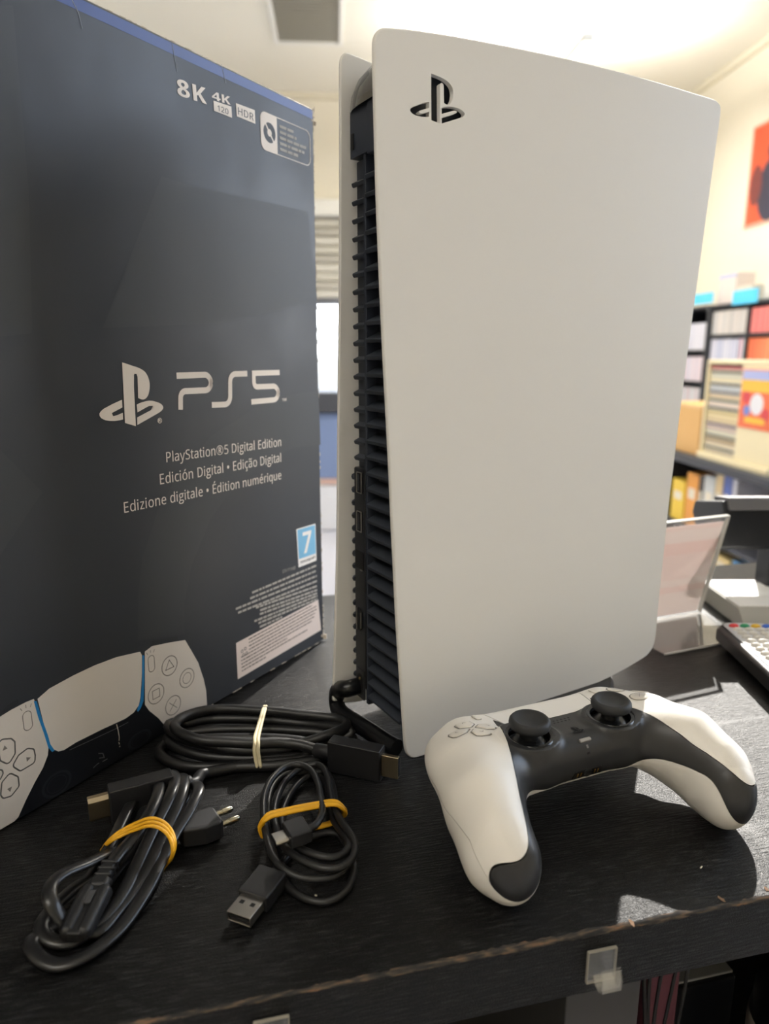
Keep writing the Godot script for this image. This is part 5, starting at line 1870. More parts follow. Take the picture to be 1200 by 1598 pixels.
func build_counter_things() -> void:
	# clear sign holder with a pale pink sheet
	var foldR := G(1091, 957)
	var foldL := G(1028, 968)
	var e := (foldR - foldL).normalized()
	var dt := ray(1136.7, 807.8)
	var top := EYE + dt * ((foldR - EYE).dot(e) / dt.dot(e))
	var up := (top - foldR)
	var high := up.length()
	up = up / high
	var nn := e.cross(up).normalized()
	foldR.y = 0.0022
	var wide := 0.105
	var t := thing("sign_holder", "clear acrylic sign holder standing behind the console", "sign holder", "", Transform3D(Basis(e, up, nn), foldR))
	var acr := clear_plastic()
	obj("upright_pane", rbox(MB.new(), Vector3(-wide / 2, high / 2, -0.0012), Vector3(wide, high, 0.0016), 0.0003), acr, t)
	obj("upright_pane", rbox(MB.new(), Vector3(-wide / 2, high / 2, 0.0016), Vector3(wide, high, 0.0016), 0.0003), acr, t)
	# rims in a pale opaque colour that stands in for lit edges
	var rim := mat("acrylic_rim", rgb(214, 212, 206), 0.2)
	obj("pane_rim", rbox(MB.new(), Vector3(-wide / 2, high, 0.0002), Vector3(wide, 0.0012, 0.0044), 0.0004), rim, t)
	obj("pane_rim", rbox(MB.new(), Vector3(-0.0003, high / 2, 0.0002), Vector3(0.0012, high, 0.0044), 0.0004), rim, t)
	var fwd := Vector3(e.z * -1.0, 0, e.x)
	var inv := t.transform.affine_inverse()
	var f_at := inv.basis * fwd
	var u_at := inv.basis * Vector3.UP
	obj("foot_pane", rbox(MB.new(), Vector3(-wide / 2, 0, 0) + f_at * 0.033 - u_at * 0.001, Vector3(wide, 0.0016, 0.066), 0.0003, Basis(Vector3.RIGHT, u_at, f_at)), acr, t)
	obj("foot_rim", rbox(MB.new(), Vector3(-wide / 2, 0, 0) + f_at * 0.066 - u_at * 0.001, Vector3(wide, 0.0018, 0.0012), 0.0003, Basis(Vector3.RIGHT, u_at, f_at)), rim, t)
	var sheet := thing("sign_sheet", "pale pink printed sheet held inside the clear sign holder", "paper", "", t.transform)
	var y0 := high * 0.02
	for q in [[0.26, rgb(240, 226, 222)], [0.33, rgb(238, 208, 202)], [0.40, rgb(240, 226, 222)], [0.66, rgb(236, 212, 207)], [0.78, rgb(236, 200, 193)], [0.90, rgb(240, 226, 222)], [0.945, rgb(240, 216, 210)]]:
		var y1: float = high * q[0]
		obj("sheet_field", rbox(MB.new(), Vector3(-wide / 2 - 0.001, (y0 + y1) / 2, 0.0002), Vector3(wide - 0.006, y1 - y0, 0.0004), 0.00005), pink_ink(int(q[0] * 100), q[1]), sheet)
		y0 = y1
	# counter-top display on its stand
	var mn := thing("payment_terminal", "black tilted counter screen on a silver foot behind the remote control", "screen", "", Transform3D(Basis(), Vector3(0.329, 0, -0.611)))
	var foot := MB.new()
	var xf := Transform3D(Basis(Vector3(0, 0, -1), Vector3(0, 1, 0), Vector3(1, 0, 0)), Vector3.ZERO)
	prism(foot, PackedVector2Array([Vector2(0, 0.0005), Vector2(0.001, 0.006), Vector2(0.014, 0.018), Vector2(0.098, 0.018), Vector2(0.102, 0.0005)]), 0.0, 0.24, 0.001, xf)
	obj("screen_foot", foot, mat("silver_plastic", rgb(168, 166, 158), 0.4), mn)
	obj("foot_cover", rbox(MB.new(), Vector3(0.035, 0.0186, -0.052), Vector3(0.066, 0.0016, 0.070), 0.0005), mat("white_cover", rgb(244, 244, 242), 0.5), mn)
	var dk := mat("terminal_black", rgb(30, 32, 38), 0.45)
	obj("screen_neck", rbox(MB.new(), Vector3(0.082, 0.06, -0.085), Vector3(0.05, 0.09, 0.03), 0.004), dk, mn)
	var head := MB.new()
	prism(head, rounded([Vector2(0.052, 0.101), Vector2(0.058, 0.111), Vector2(0.118, 0.099), Vector2(0.122, 0.086), Vector2(0.10, 0.060), Vector2(0.082, 0.055), Vector2(0.066, 0.062)], [0.002, 0.003, 0.004, 0.004, 0.01, 0.01, 0.006], false, 5), -0.004, 0.30, 0.002, xf)
	obj("screen_housing", head, dk, mn)
	var lip := MB.new()
	prism(lip, rounded([Vector2(0.049, 0.103), Vector2(0.055, 0.1145), Vector2(0.085, 0.1105), Vector2(0.083, 0.106), Vector2(0.058, 0.101)], [0.001, 0.002, 0.002, 0.002, 0.002], false, 3), 0.0, 0.30, 0.001, xf)
	obj("screen_lip", lip, mat("terminal_grey", rgb(104, 104, 108), 0.4), mn)
	var knob := MB.new()
	lathe(knob, [Vector2(0.0, 0.012), Vector2(0.026, 0.010), Vector2(0.030, 0.004), Vector2(0.031, -0.002)], 28, Transform3D(Basis(Vector3.RIGHT, PI / 2 + 0.5), Vector3(0.105, 0.088, -0.062)))
	obj("tilt_hinge", knob, mat("terminal_grey", Color.WHITE), mn)
	# remote control
	var rc := thing("remote_control", "dark remote control with silver face and coloured keys beside the sign", "remote control", "", Transform3D(Basis(Vector3.UP, -0.05), Vector3(0.287, 0, -0.585)))
	obj("remote_body", prism(MB.new(), rounded([Vector2(0, 0), Vector2(0.052, 0), Vector2(0.052, -0.19), Vector2(0, -0.19)], [0.012, 0.012, 0.012, 0.012]), 0.004, 0.0205, 0.004, Transform3D(Basis(Vector3.RIGHT, -PI / 2), Vector3.ZERO)), mat("remote_black", rgb(28, 28, 30), 0.35), rc)
	obj("remote_base", prism(MB.new(), rounded([Vector2(0.006, -0.006), Vector2(0.046, -0.006), Vector2(0.046, -0.184), Vector2(0.006, -0.184)], [0.01, 0.01, 0.01, 0.01]), 0.0004, 0.007, 0.002, Transform3D(Basis(Vector3.RIGHT, -PI / 2), Vector3.ZERO)), mat("remote_grey", rgb(92, 90, 86), 0.45), rc)
	obj("remote_face", prism(MB.new(), rounded([Vector2(0.005, -0.004), Vector2(0.047, -0.004), Vector2(0.047, -0.186), Vector2(0.005, -0.186)], [0.008, 0.008, 0.008, 0.008]), 0.0204, 0.0212, 0.0003, Transform3D(Basis(Vector3.RIGHT, -PI / 2), Vector3.ZERO)), mat("remote_silver", rgb(186, 186, 188), 0.32), rc)
	var keym := MB.new()
	lathe(keym, [Vector2(0, 0.0026), Vector2(0.0026, 0.0023), Vector2(0.0038, 0.0014), Vector2(0.0041, 0.0)], 18)
	var keymesh := keym.mesh()
	for r in 12:
		for k in 4:
			var c := rgb(206, 202, 194)
			var name_ := "key_pale"
			if r == 0:
				c = [rgb(206, 52, 56), rgb(36, 142, 92), rgb(222, 178, 46), rgb(52, 96, 190)][k]
				name_ = "key_colour_%d" % k
			obj("remote_key", keymesh, mat(name_, c, 0.4), rc, Transform3D(Basis.from_scale(Vector3(1.0, 1.0, 0.62)), Vector3(0.0125 + k * 0.0092, 0.0211, 0.013 + r * 0.0082)))
	# clear hooks stuck on the desk's front face
	for q in [[936, 1502, "clear acrylic price hook on the desk's front edge below the controller"], [424, 1612, "clear acrylic price hook on the desk's front edge below the cables"]]:
		var p := on_plane(q[0], q[1], DO, DZ)
		var h := thing("acrylic_hook", q[2], "hook", "", Transform3D(Basis(DX, Vector3.UP, DZ), p))
		obj("back_plate", rbox(MB.new(), Vector3(0, 0, 0.0012), Vector3(0.0142, 0.0165, 0.0014), 0.0004), acr, h)
		var rr := MB.new()
		for s in [-1, 1]:
			rbox(rr, Vector3(s * 0.0069, 0, 0.0013), Vector3(0.0006, 0.0165, 0.0016), 0.0002)
			rbox(rr, Vector3(0, s * 0.0081, 0.0013), Vector3(0.0142, 0.0006, 0.0016), 0.0002)
		obj("plate_rim", rr, mat("hook_rim", rgb(150, 144, 132), 0.25), h)
		var jp := PackedVector3Array()
		var prof := [Vector2(0.002, -0.0040), Vector2(0.0040, -0.0066), Vector2(0.0070, -0.0076), Vector2(0.0095, -0.0058), Vector2(0.0100, -0.0012), Vector2(0.0086, 0.0032), Vector2(0.0092, 0.0048)]
		var jm := MB.new()
		var pk := -1
		for i in prof.size():
			var d: Vector2 = (prof[mini(i + 1, prof.size() - 1)] - prof[maxi(i - 1, 0)]).normalized()
			var n2 := Vector3(0, -d.x, d.y)
			var o := -1
			for side in 2:
				for x in [-0.0042, 0.0050]:
					var k2 := jm.p(Vector3(x, prof[i].y, prof[i].x) + n2 * (0.0006 if side == 0 else -0.0006), n2 if side == 0 else -n2)
					if o < 0:
						o = k2
			if pk >= 0:
				jm.quad(pk, pk + 1, o + 1, o)
				jm.quad(pk + 2, pk + 3, o + 3, o + 2)
			pk = o
		var hk := mat("hook_plastic", Color(0.80, 0.78, 0.72, 0.25), 0.1)
		hk.transparency = BaseMaterial3D.TRANSPARENCY_ALPHA
		obj("curled_lip", jm, hk, h)
	# things on the shelf under the desk
	var inv_d := Transform3D(Basis(DX, Vector3.UP, DZ), DO)
	var sh_y := -0.25
	var zebra := thing("striped_bag", "dark crimson and black striped bag on the shelf under the desk", "bag", "", inv_d * Transform3D(Basis(), Vector3(0.279, sh_y, -0.085)))
	obj("bag_body", rbox(MB.new(), Vector3(0, 0.098, 0), Vector3(0.026, 0.195, 0.05), 0.004), mat("crimson_cloth", rgb(84, 34, 45), 0.8), zebra)
	for k in 5:
		var sp := []
		for j in 7:
			var y := j / 6.0
			sp.append(Vector3(-0.012 + k * 0.0056 + 0.004 * sin(y * 5.0 + k), 0.02 + y * 0.172, 0.0253))
		obj("bag_stripe", tube(MB.new(), spline(sp, 0.01), 0.0013, 0.0006, 6, Vector3.BACK), mat("black_cloth", rgb(16, 14, 16), 0.8), zebra)
	var cs_ := thing("game_case", "black game case with a pale edge on the shelf under the desk", "game case", "", inv_d * Transform3D(Basis(), Vector3(0.342, sh_y + 0.0008, -0.115)))
	obj("case_shell", rbox(MB.new(), Vector3(0, 0.042, 0), Vector3(0.052, 0.084, 0.03), 0.002), mat("case_black", rgb(14, 15, 18), 0.35), cs_)
	obj("case_edge", rbox(MB.new(), Vector3(0, 0.0852, 0.006), Vector3(0.05, 0.0022, 0.012), 0.0008), mat("case_edge", rgb(150, 150, 146), 0.4), cs_)
	var pot := thing("speaker_pod", "round black glossy pod with a pale band on the shelf under the desk", "speaker", "", inv_d * Transform3D(Basis(), Vector3(0.372, sh_y, -0.050)))
	var pm := MB.new()
	lathe(pm, [Vector2(0, 0.001), Vector2(0.022, 0.001), Vector2(0.028, 0.03), Vector2(0.030, 0.09), Vector2(0.027, 0.13), Vector2(0.018, 0.148), Vector2(0, 0.152)], 36)
	obj("pod_body", pm, mat("pod_black", rgb(12, 12, 14), 0.3), pot)
	var pb := MB.new()
	lathe(pb, [Vector2(0.0304, 0.080), Vector2(0.0305, 0.092), Vector2(0.0298, 0.100)], 36)
	obj("pod_band", pb, mat("pod_band", rgb(150, 140, 128), 0.4), pot)

# ------------------------------------------------------------------ the far shop
func WP(px: float, py: float, X: float) -> Vector2:
	# on the upright plane X metres towards the poster wall: (height, distance into the shop)
	var p := on_plane(px, py, RR * X, RR)
	return Vector2(p.y, p.dot(RF))

func row_of_cases(X: float, y: float, za: float, zb: float, high: float, tones: Array, label: String, group: String, s: int) -> void:
	var rng := RandomNumberGenerator.new()
	rng.seed = s
	var z := za
	while z < zb - 0.012:
		var w := 0.0145
		var h := high * rng.randf_range(0.97, 1.0)
		var key := "case_mesh_%d" % int(h * 400)
		if not mats.has(key):
			mats[key] = box(Vector3(0.13, int(h * 400) / 400.0, 0.0138), 0.0012).mesh()
		var c: Color = tones[rng.randi() % tones.size()]
		var o := obj("game_case", mats[key], mat("spine_%s" % c.to_html(false), c, 0.4), null, RT(X + 0.07 + rng.randf_range(0, 0.006), y + int(h * 400) / 800.0 + 0.0003, z + w / 2))
		tag(o, label, "game case", group)
		z += w

func shelf_unit(label: String, X: float, za: float, zb: float, levels: Array, y_top: float, y_low: float, dividers: Array) -> void:
	var t := thing("shelf_unit", label, "shelf", "", RT(0, 0, 0))
	var m := mat("shelf_black", rgb(40, 44, 52), 0.5)
	obj("upright", block(X, 3.19, y_low, y_top, za, za + 0.025), m, t)
	obj("upright", block(X, 3.19, y_low, y_top, zb - 0.025, zb), m, t)
	for d in dividers:
		obj("upright", block(X, 3.17, y_low, y_top - 0.02, d - 0.012, d + 0.012), m, t)
	obj("back_board", block(3.18, 3.19, y_low, y_top, za, zb), m, t)
	obj("top_board", block(X, 3.19, y_top - 0.022, y_top, za + 0.026, zb - 0.026), m, t)
	for y in levels:
		obj("shelf_board", block(X + 0.002, 3.179, y - 0.018, y, za + 0.026, zb - 0.026), m, t)

func build_background() -> void:
	var X := 2.85
	# black shelf units along the poster wall
	var zb0 := WP(1226, 500, X).y
	var zb1 := WP(1106, 500, X).y
	var y_top := WP(1130, 474, X).x
	var zd := WP(1166, 500, X).y
	var l1 := WP(1130, 521.5, X).x
	var l2 := WP(1130, 565, X).x
	var step := l1 - l2
	shelf_unit("black open shelf unit full of game cases below the orange poster", X, zb0, zb1, [l1, l2, l2 - step, l2 - 2 * step, l2 - 3 * step], y_top, FLOOR_Y, [zd])
	var pale := [rgb(214, 208, 200), rgb(200, 198, 196), rgb(224, 214, 206), rgb(190, 186, 184)]
	var lav := [rgb(206, 206, 222), rgb(222, 220, 228), rgb(190, 194, 214)]
	var salmon := [rgb(232, 128, 124), rgb(224, 112, 112), rgb(238, 146, 138)]
	var orange := [rgb(236, 130, 84), rgb(226, 104, 70), rgb(238, 150, 104)]
	var ch := (y_top - l1) - 0.045
	row_of_cases(X + 0.01, l1, zd + 0.014, zb1 - 0.03, ch, pale, "pale grey spined game case in the black shelf unit's top row", "pale game cases in the top row", 1)
	row_of_cases(X + 0.01, l1, zb0 + 0.03, zd - 0.014, ch, salmon, "salmon red spined game case in the black shelf unit's top row", "salmon game cases in the top row", 2)
	var zz := lerpf(zd, zb1, 0.22)
	row_of_cases(X + 0.01, l2, zz, zb1 - 0.03, step - 0.03, lav, "lavender white spined game case in the black shelf unit's second row", "lavender game cases in the second row", 3)
	row_of_cases(X + 0.01, l2, zd + 0.014, zz - 0.004, step - 0.03, [rgb(226, 224, 226), rgb(214, 110, 128), rgb(176, 186, 226)], "red or blue marked white game case at the second row's end", "marked game cases in the second row", 4)
	row_of_cases(X + 0.01, l2, zb0 + 0.03, zd - 0.014, step - 0.03, orange, "orange spined game case in the black shelf unit's second row", "orange game cases in the second row", 5)
	# farther unit
	var za0 := zb1 + 0.01
	var za1 := WP(1052, 500, X).y
	var a_top := WP(1090, 478, X).x
	var a1 := WP(1090, 546, X).x
	var a2 := WP(1085, 595, X).x
	var ah := a1 - a2
	shelf_unit("black open shelf unit with tall rows, farther along the wall", X, za0, za1, [a1, a2, a2 - ah, a2 - 2 * ah], a_top, FLOOR_Y, [])
	row_of_cases(X + 0.01, a1, za0 + 0.03, minf(za1 - 0.03, za0 + 0.75), (a_top - a1) * 0.62, [rgb(214, 214, 226), rgb(226, 224, 230)], "pale spined game case in the farther shelf unit's top row", "game cases in the farther unit's top row", 6)
	row_of_cases(X + 0.01, a2, za0 + 0.03, minf(za1 - 0.03, za0 + 0.75), ah - 0.05, [rgb(222, 214, 222), rgb(228, 196, 196), rgb(204, 206, 222)], "pinkish spined game case in the farther shelf unit's middle row", "game cases in the farther unit's middle row", 7)
	row_of_cases(X + 0.01, a2 - ah, za0 + 0.03, minf(za1 - 0.03, za0 + 0.75), ah - 0.05, [rgb(214, 222, 222), rgb(196, 200, 206), rgb(206, 188, 192)], "greenish white spined game case in the farther unit's lower row", "game cases in the farther unit's lower row", 8)
	# on top of the shelves
	for q in [[1119, 1146, 428, 474, "pale pink boxed set on top of the black shelf unit", rgb(226, 212, 204), "blue_cap"], [1148, 1172, 446, 474, "low cream box on top of the shelf behind a blue sign", rgb(224, 216, 200), ""], [1190, 1225, 430, 474, "white box with a dark stripe on top of the shelf unit", rgb(236, 230, 218), "stripe"]]:
		var z0 := WP(q[1], 470, X + 0.05).y
		var z1 := WP(q[0], 470, X + 0.05).y
		var yh: float = WP((q[0] + q[1]) / 2.0, q[2], X + 0.05).x - y_top
		var b := thing("boxed_set", q[4], "box", "", RT(X + 0.12, y_top, (z0 + z1) / 2))
		obj("carton", rbox(MB.new(), Vector3(0, yh / 2 + 0.0005, 0), Vector3(0.14, yh, z1 - z0), 0.003), mat("carton_%d" % q[0], q[5], 0.6), b)
		if q[6] == "blue_cap":
			obj("carton_stripe", rbox(MB.new(), Vector3(-0.07, yh * 0.92, 0), Vector3(0.002, yh * 0.12, (z1 - z0) * 0.98), 0.0005), mat("cap_blue", rgb(180, 186, 214), 0.5), b)
		elif q[6] == "stripe":
			obj("carton_stripe", rbox(MB.new(), Vector3(-0.07, yh * 0.5, (z1 - z0) * 0.18), Vector3(0.002, yh * 0.7, (z1 - z0) * 0.14), 0.0005), mat("stripe_dark", rgb(90, 92, 90), 0.5), b)
	for q in [[1143, 1182, 452, 474, "bright cyan sign clipped to the shelf's front edge"], [1082, 1112, 458, 474, "cyan sign at the farther shelf unit's top"]]:
		var z0 := WP(q[1], 463, X - 0.01).y
		var z1 := WP(q[0], 463, X - 0.01).y
		var yl: float = WP((q[0] + q[1]) / 2.0, q[3], X - 0.01).x
		var yh: float = WP((q[0] + q[1]) / 2.0, q[2], X - 0.01).x
		var o := obj("shelf_sign", box(Vector3(0.006, yh - yl, z1 - z0), 0.002), mat("cyan", rgb(80, 204, 248), 0.4), null, RT(X - 0.006, (yl + yh) / 2, (z0 + z1) / 2))
		tag(o, q[4], "sign")
	# poster
	var pz0 := WP(1236, 275, 3.185).y
	var pz1 := WP(1168, 275, 3.185).y
	var py0 := WP(1163, 356, 3.185).x
	var py1 := WP(1174, 200, 3.185).x
	var ps := thing("wall_poster", "orange and dark poster hanging on the cream wall", "poster", "", RT(3.192, (py0 + py1) / 2, (pz0 + pz1) / 2))
	obj("poster_border", box(Vector3(0.008, py1 - py0, pz1 - pz0), 0.001), mat("poster_border", rgb(232, 176, 150), 0.6), ps)
	var gh := py1 - py0
	var gw := pz1 - pz0
	obj("poster_print", box(Vector3(0.006, gh * 0.95, gw * 0.93), 0.0005, Vector3(-0.002, 0, 0)), mat("poster_orange", rgb(214, 84, 50), 0.5), ps)
	for q in [[0.06, -0.18, 0.30, 0.62, rgb(44, 44, 66), "poster_dark"], [0.04, 0.20, 0.13, 0.20, rgb(52, 40, 50), "poster_brown"], [0.33, -0.06, 0.10, 0.22, rgb(226, 140, 60), "poster_gold"], [0.30, -0.30, 0.09, 0.12, rgb(232, 150, 70), "poster_gold"], [-0.30, -0.10, 0.14, 0.4, rgb(112, 48, 48), "poster_rust"], [0.12, -0.02, 0.07, 0.10, rgb(206, 96, 70), "poster_red"]]:
		var dm := MB.new()
		lathe(dm, [Vector2(0, 0.0006), Vector2(1.0, 0.0004), Vector2(1.0, 0)], 20, Transform3D(Basis(Vector3(0, q[3] * gh * 0.5, 0), Vector3(-1, 0, 0), Vector3(0, 0, q[2] * gw)), Vector3(-0.0052 - 0.0004 * absf(q[0]), q[1] * gh, q[0] * gw)))
		obj("poster_shape", dm, mat(q[5], q[4], 0.5), ps)
	# low black cabinet in front of the shelves
	var CXF := 1.90
	var cy := WP(1130, 728, CXF).x
	var cz0 := WP(1290, 735, CXF).y
	var cz1 := WP(1020, 720, CXF).y
	var cab := thing("low_cabinet", "low black open cabinet with books, standing before the game shelves", "cabinet", "", RT(0, 0, 0))
	var cb := mat("cabinet_black", rgb(46, 48, 56), 0.45)
	obj("cabinet_top", block(CXF, 2.26, cy - 0.045, cy, cz0, cz1), cb, cab)
	obj("cabinet_side", block(CXF + 0.005, 2.26, FLOOR_Y, cy - 0.046, cz0, cz0 + 0.03), cb, cab)
	obj("cabinet_side", block(CXF + 0.005, 2.26, FLOOR_Y, cy - 0.046, cz1 - 0.03, cz1), cb, cab)
	obj("cabinet_back", block(2.24, 2.26, FLOOR_Y, cy - 0.046, cz0 + 0.031, cz1 - 0.031), cb, cab)
	var sy := WP(1100, 838, CXF).x
	obj("cabinet_shelf", block(CXF + 0.01, 2.238, sy - 0.025, sy, cz0 + 0.031, cz1 - 0.031), cb, cab)
	var sy2 := WP(1140, 908, CXF).x
	obj("cabinet_shelf", block(CXF + 0.01, 2.238, sy2 - 0.03, sy2, cz0 + 0.031, cz1 - 0.031), mat("tan_board", rgb(150, 132, 112), 0.6), cab)
	# books in the cabinet
	for q in [[1046, 1066, 748, rgb(240, 202, 60), "bright yellow book standing in the low cabinet"], [1068, 1086, 738, rgb(236, 160, 62), "orange book standing beside the bright yellow one"], [1087, 1094, 742, rgb(70, 62, 54), "thin dark book standing beside the orange one"], [1095, 1112, 742, rgb(206, 208, 206), "pale grey book standing in the low cabinet"], [1113, 1124, 740, rgb(226, 200, 150), "cream and gold book standing beside the pale grey one"], [1125, 1138, 735, rgb(84, 104, 176), "blue book standing in the low cabinet"], [1139, 1147, 736, rgb(210, 208, 216), "white book standing beside the blue one"]]:
		var z0 := WP(q[1], 780, CXF + 0.03).y
		var z1 := WP(q[0], 780, CXF + 0.03).y
		var yh: float = minf(WP((q[0] + q[1]) / 2.0, q[2], CXF + 0.03).x, cy - 0.05)
		var b := thing("book", q[4], "book", "books in the low cabinet", RT(CXF + 0.12, sy, (z0 + z1) / 2))
		obj("cover", rbox(MB.new(), Vector3(0, (yh - sy) / 2 + 0.0004, 0), Vector3(0.17, yh - sy, z1 - z0 - 0.002), 0.002), mat("book_%d" % q[0], q[3], 0.45), b)
		obj("spine_label", rbox(MB.new(), Vector3(-0.0855, (yh - sy) * 0.62, 0), Vector3(0.001, (yh - sy) * 0.2, (z1 - z0) * 0.6), 0.0003), mat("spine_label", rgb(236, 226, 204), 0.5), b)
	for q in [[1108, 1136, 868, rgb(232, 206, 140), "yellow and cream box on the cabinet's tan lower board"], [1140, 1184, 884, rgb(110, 168, 214), "light blue magazine box on the cabinet's tan lower board"]]:
		var z0 := WP(q[1], 890, CXF + 0.03).y
		var z1 := WP(q[0], 890, CXF + 0.03).y
		var yh: float = WP((q[0] + q[1]) / 2.0, q[2], CXF + 0.03).x
		var b := thing("cabinet_box", q[4], "box", "", RT(CXF + 0.12, sy2, (z0 + z1) / 2))
		obj("carton", rbox(MB.new(), Vector3(0, (yh - sy2) / 2 + 0.0004, 0), Vector3(0.17, yh - sy2, z1 - z0 - 0.002), 0.002), mat("cabinet_box_%d" % q[0], q[3], 0.45), b)
		obj("carton_label", rbox(MB.new(), Vector3(-0.0855, (yh - sy2) * 0.5, 0), Vector3(0.001, (yh - sy2) * 0.3, (z1 - z0) * 0.5), 0.0003), mat("spine_label", Color.WHITE), b)
	# cream disc rack on the cabinet, with a bright picture on its side panel
	var RX := CXF + 0.05
	var rz0 := WP(1212, 640, RX).y
	var rz1 := WP(1097, 640, RX).y
	var rzm := WP(1152, 640, RX).y
	var ry := WP(1140, 562, RX).x
	var rack := thing("disc_rack", "cream upright disc rack on the low cabinet with stacked discs", "rack", "", RT(0, 0, 0))
	var cream := mat("rack_cream", rgb(238, 224, 184), 0.55)
	obj("rack_plinth", block(RX - 0.015, RX + 0.2, cy + 0.0005, cy + 0.03, rz0, rz1), cream, rack)
	obj("rack_top", block(RX, RX + 0.19, ry - 0.02, ry, rz0, rz1), cream, rack)
	obj("rack_side", block(RX, RX + 0.19, cy + 0.031, ry - 0.021, rz1 - 0.02, rz1), cream, rack)
	obj("rack_panel", block(RX, RX + 0.19, cy + 0.031, ry - 0.021, rz0, rzm), cream, rack)
	obj("rack_back", block(RX + 0.17, RX + 0.19, cy + 0.031, ry - 0.021, rzm + 0.001, rz1 - 0.021), cream, rack)
	var n := 22
	var pitch := (ry - cy - 0.06) / n
	var dc := [rgb(190, 70, 70), rgb(84, 84, 80), rgb(206, 206, 190), rgb(226, 214, 176), rgb(70, 74, 84), rgb(170, 184, 202), rgb(74, 80, 110), rgb(200, 176, 140), rgb(90, 92, 90), rgb(222, 206, 200), rgb(60, 62, 76), rgb(196, 176, 112), rgb(224, 206, 158), rgb(206, 184, 140), rgb(96, 70, 106), rgb(190, 170, 170), rgb(202, 204, 190), rgb(64, 66, 66), rgb(150, 120, 84), rgb(210, 200, 180), rgb(86, 90, 98), rgb(190, 180, 160)]
	var dn := ["red", "dark grey", "pale grey", "cream", "slate", "light blue grey", "navy", "tan", "grey", "pale pink", "dark slate", "mustard", "light cream", "beige", "purple", "dusty pink", "off-white", "charcoal", "brown", "light beige", "blue grey", "stone"]
	for k in n:
		var o := obj("disc_case", block(RX + 0.012, RX + 0.15, -pitch * 0.36, pitch * 0.36, rzm + 0.004, rz1 - 0.024, 0.001), mat("disc_%d" % k, dc[n - 1 - k], 0.35), null, RT(0, cy + 0.031 + pitch * (k + 0.5), 0))
		tag(o, "%s disc case, %s from the bottom of the cream rack" % [dn[n - 1 - k], ["first", "second", "third", "fourth", "fifth", "sixth", "seventh", "eighth", "ninth", "tenth", "eleventh", "twelfth", "thirteenth", "fourteenth", "fifteenth", "sixteenth", "seventeenth", "eighteenth", "nineteenth", "twentieth", "twenty-first", "twenty-second"][k]], "disc case", "disc cases in the cream rack")
		if k < n - 1:
			obj("rack_rung", block(RX + 0.01, RX + 0.165, cy + 0.031 + pitch * (k + 1) - pitch * 0.1, cy + 0.031 + pitch * (k + 1) + pitch * 0.1, rzm + 0.001, rz1 - 0.021, 0.0005), cream, rack)
	var bz0 := WP(1206, 640, RX - 0.004).y
	var bz1 := WP(1153, 640, RX - 0.004).y
	var by0 := WP(1175, 670, RX - 0.004).x
	var by1 := WP(1175, 576, RX - 0.004).x
	var pic := thing("bright_print", "small orange, yellow and white print on the cream rack's side panel", "print", "", RT(RX - 0.002, (by0 + by1) / 2, (bz0 + bz1) / 2))
	var ph := by1 - by0
	var pw := bz1 - bz0
	obj("print_sheet", box(Vector3(0.003, ph, pw), 0.0005), mat("print_orange", rgb(226, 104, 56), 0.5), pic)
	obj("print_heading", box(Vector3(0.002, ph * 0.16, pw * 0.96), 0.0005, Vector3(-0.0012, ph * 0.40, 0)), mat("heading_blue", rgb(168, 176, 220), 0.5), pic)
	obj("print_band", box(Vector3(0.002, ph * 0.20, pw * 0.96), 0.0005, Vector3(-0.0012, ph * 0.22, 0)), mat("print_yellow", rgb(240, 186, 52), 0.5), pic)
	obj("print_band", box(Vector3(0.002, ph * 0.10, pw * 0.6), 0.0005, Vector3(-0.0012, -ph * 0.36, 0)), mat("print_yellow", Color.WHITE), pic)
	for q in [[0.02, -0.08, 0.20, rgb(232, 230, 234), "print_white"], [-0.26, -0.20, 0.10, rgb(110, 130, 200), "print_blue"], [0.30, -0.24, 0.12, rgb(206, 52, 60), "print_red"], [-0.30, 0.02, 0.12, rgb(206, 52, 60), "print_red"]]:
		var dm := MB.new()
		lathe(dm, [Vector2(0, 0.0004), Vector2(q[2], 0.0003), Vector2(q[2], 0)], 20, Transform3D(Basis(Vector3(0, ph * 0.9, 0), Vector3(-1, 0, 0), Vector3(0, 0, pw)), Vector3(-0.0018, q[1] * ph, q[0] * pw)))
		obj("print_spot", dm, mat(q[4], q[3], 0.5), pic)
	# cardboard box beside the rack
	var kz0 := rz1 + 0.012
	var kz1 := WP(1046, 670, RX).y
	var ky := WP(1080, 630, RX).x
	var kb := thing("cardboard_box", "plain tan cardboard box on the low cabinet beside the cream rack", "box", "", RT(RX + 0.1, cy, (kz0 + kz1) / 2))
	obj("carton", rbox(MB.new(), Vector3(0, (ky - cy) / 2 + 0.0005, 0), Vector3(0.2, ky - cy, kz1 - kz0 - 0.01), 0.004), mat("tan_card", rgb(218, 172, 108), 0.7), kb)
	obj("lid_edge", rbox(MB.new(), Vector3(0, ky - cy - 0.012, 0), Vector3(0.204, 0.02, kz1 - kz0 - 0.006), 0.003), mat("tan_card_light", rgb(232, 194, 138), 0.7), kb)
	# ceiling fittings
	var vent := thing("ceiling_vent", "square grey ceiling vent in a white frame", "vent", "", RT(-0.155, CEIL_Y, 5.45))
	var vf := MB.new()
	for s in [-1, 1]:
		rbox(vf, Vector3(s * 0.235, -0.008, 0), Vector3(0.03, 0.016, 0.95), 0.003)
		rbox(vf, Vector3(0, -0.008, s * 0.46), Vector3(0.44, 0.016, 0.03), 0.003)
	obj("vent_frame", vf, mat("vent_white", rgb(244, 242, 236), 0.5), vent)
	obj("vent_backing", rbox(MB.new(), Vector3(0, -0.002, 0), Vector3(0.442, 0.004, 0.892), 0.0005), mat("vent_grey", rgb(196, 192, 178), 0.7), vent)
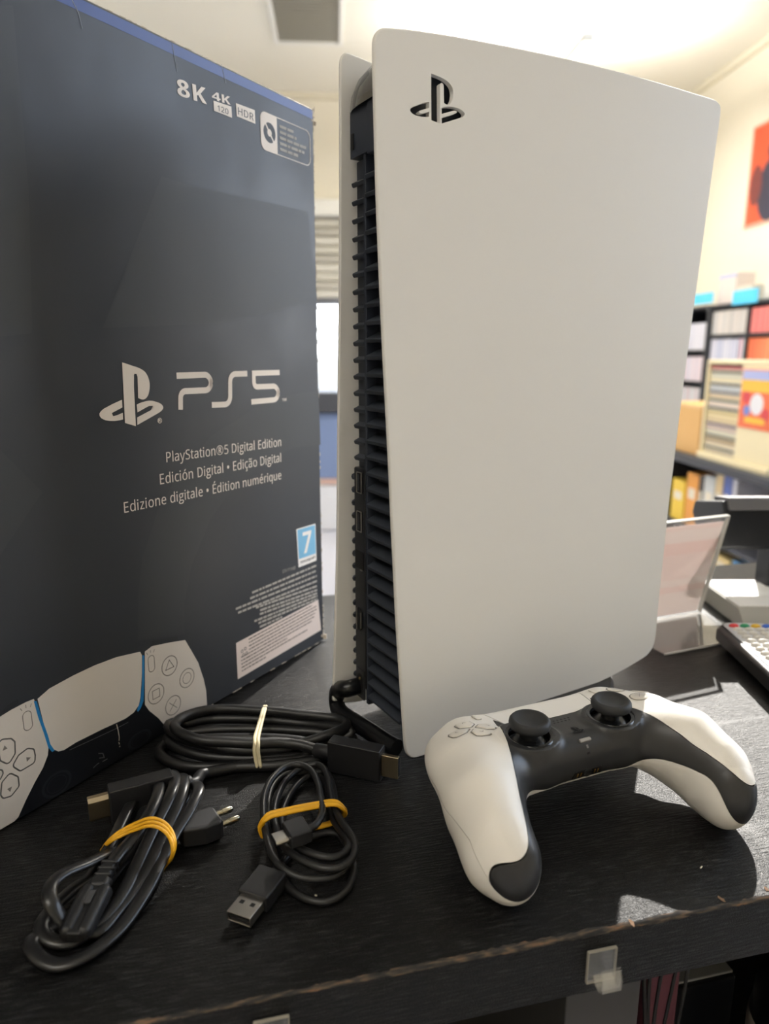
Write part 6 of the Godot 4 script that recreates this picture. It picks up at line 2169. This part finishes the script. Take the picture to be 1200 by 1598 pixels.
	for k in 20:
		obj("vent_slat", rbox(MB.new(), Vector3(0, -0.010, -0.41 + k * 0.0432), Vector3(0.438, 0.003, 0.032), 0.0006, Basis(Vector3.RIGHT, 0.35)), mat("vent_slat", rgb(206, 202, 188), 0.6), vent)
	var pan := thing("ceiling_panel", "flat pale grey ceiling panel above the console", "ceiling panel", "", RT(1.28, CEIL_Y, 5.6))
	obj("panel_board", rbox(MB.new(), Vector3(0, -0.012, 0), Vector3(0.45, 0.024, 1.2), 0.004), mat("panel_grey", rgb(206, 204, 196), 0.6), pan)
	# far shop counter under the window
	var cn := thing("shop_counter", "blue grey shop counter with dark top before the window", "counter", "", RT(-0.6, FLOOR_Y, 4.9))
	obj("counter_plinth", rbox(MB.new(), Vector3(0, 0.16, 0), Vector3(2.0, 0.31, 0.5), 0.004), mat("counter_white", rgb(238, 238, 240), 0.5), cn)
	obj("counter_trim", rbox(MB.new(), Vector3(0, 0.335, 0), Vector3(2.02, 0.038, 0.52), 0.004), mat("counter_trim", rgb(206, 172, 158), 0.5), cn)
	obj("counter_front", rbox(MB.new(), Vector3(0, 0.57, 0), Vector3(2.0, 0.43, 0.5), 0.004), mat("counter_blue", rgb(122, 140, 178), 0.5), cn)
	obj("counter_top", rbox(MB.new(), Vector3(0, 0.855, 0), Vector3(2.06, 0.13, 0.56), 0.006), mat("counter_dark", rgb(70, 72, 78), 0.4), cn)
	obj("counter_plate", rbox(MB.new(), Vector3(0.12, 0.86, 0.282), Vector3(0.16, 0.07, 0.006), 0.002), mat("counter_plate", rgb(222, 216, 190), 0.5), cn)
	# roller shutter above the window
	var sh := thing("window_shutter", "beige slatted shutter hanging above the shop window", "shutter", "", RT(-0.95, 0, 6.9))
	obj("shutter_box", rbox(MB.new(), Vector3(0, 1.52, 0), Vector3(3.0, 0.14, 0.14), 0.006), mat("shutter_box", rgb(236, 234, 226), 0.5), sh)
	for k in 9:
		obj("shutter_slat", rbox(MB.new(), Vector3(0, 1.40 - k * 0.078, 0), Vector3(2.96, 0.066, 0.02), 0.006), mat("shutter_slat_%d" % (k % 3), [rgb(196, 192, 178), rgb(176, 172, 160), rgb(206, 202, 190)][k % 3], 0.6), sh)
	obj("shutter_rail", rbox(MB.new(), Vector3(0, 0.705, 0), Vector3(2.98, 0.05, 0.04), 0.006), mat("shutter_rail", rgb(110, 112, 118), 0.5), sh)
	# street outside
	slab("floor_street", -9.0, 9.0, FLOOR_Y - 0.2, FLOOR_Y - 0.1, 7.15, 22.0, mat("pavement", rgb(186, 186, 184), 0.8))

func _ready() -> void:
	set_camera_and_light()
	build_room()
	build_desk()
	build_box()
	build_console()
	build_pad()
	build_hdmi()
	build_power()
	build_usb()
	build_counter_things()
	build_background()
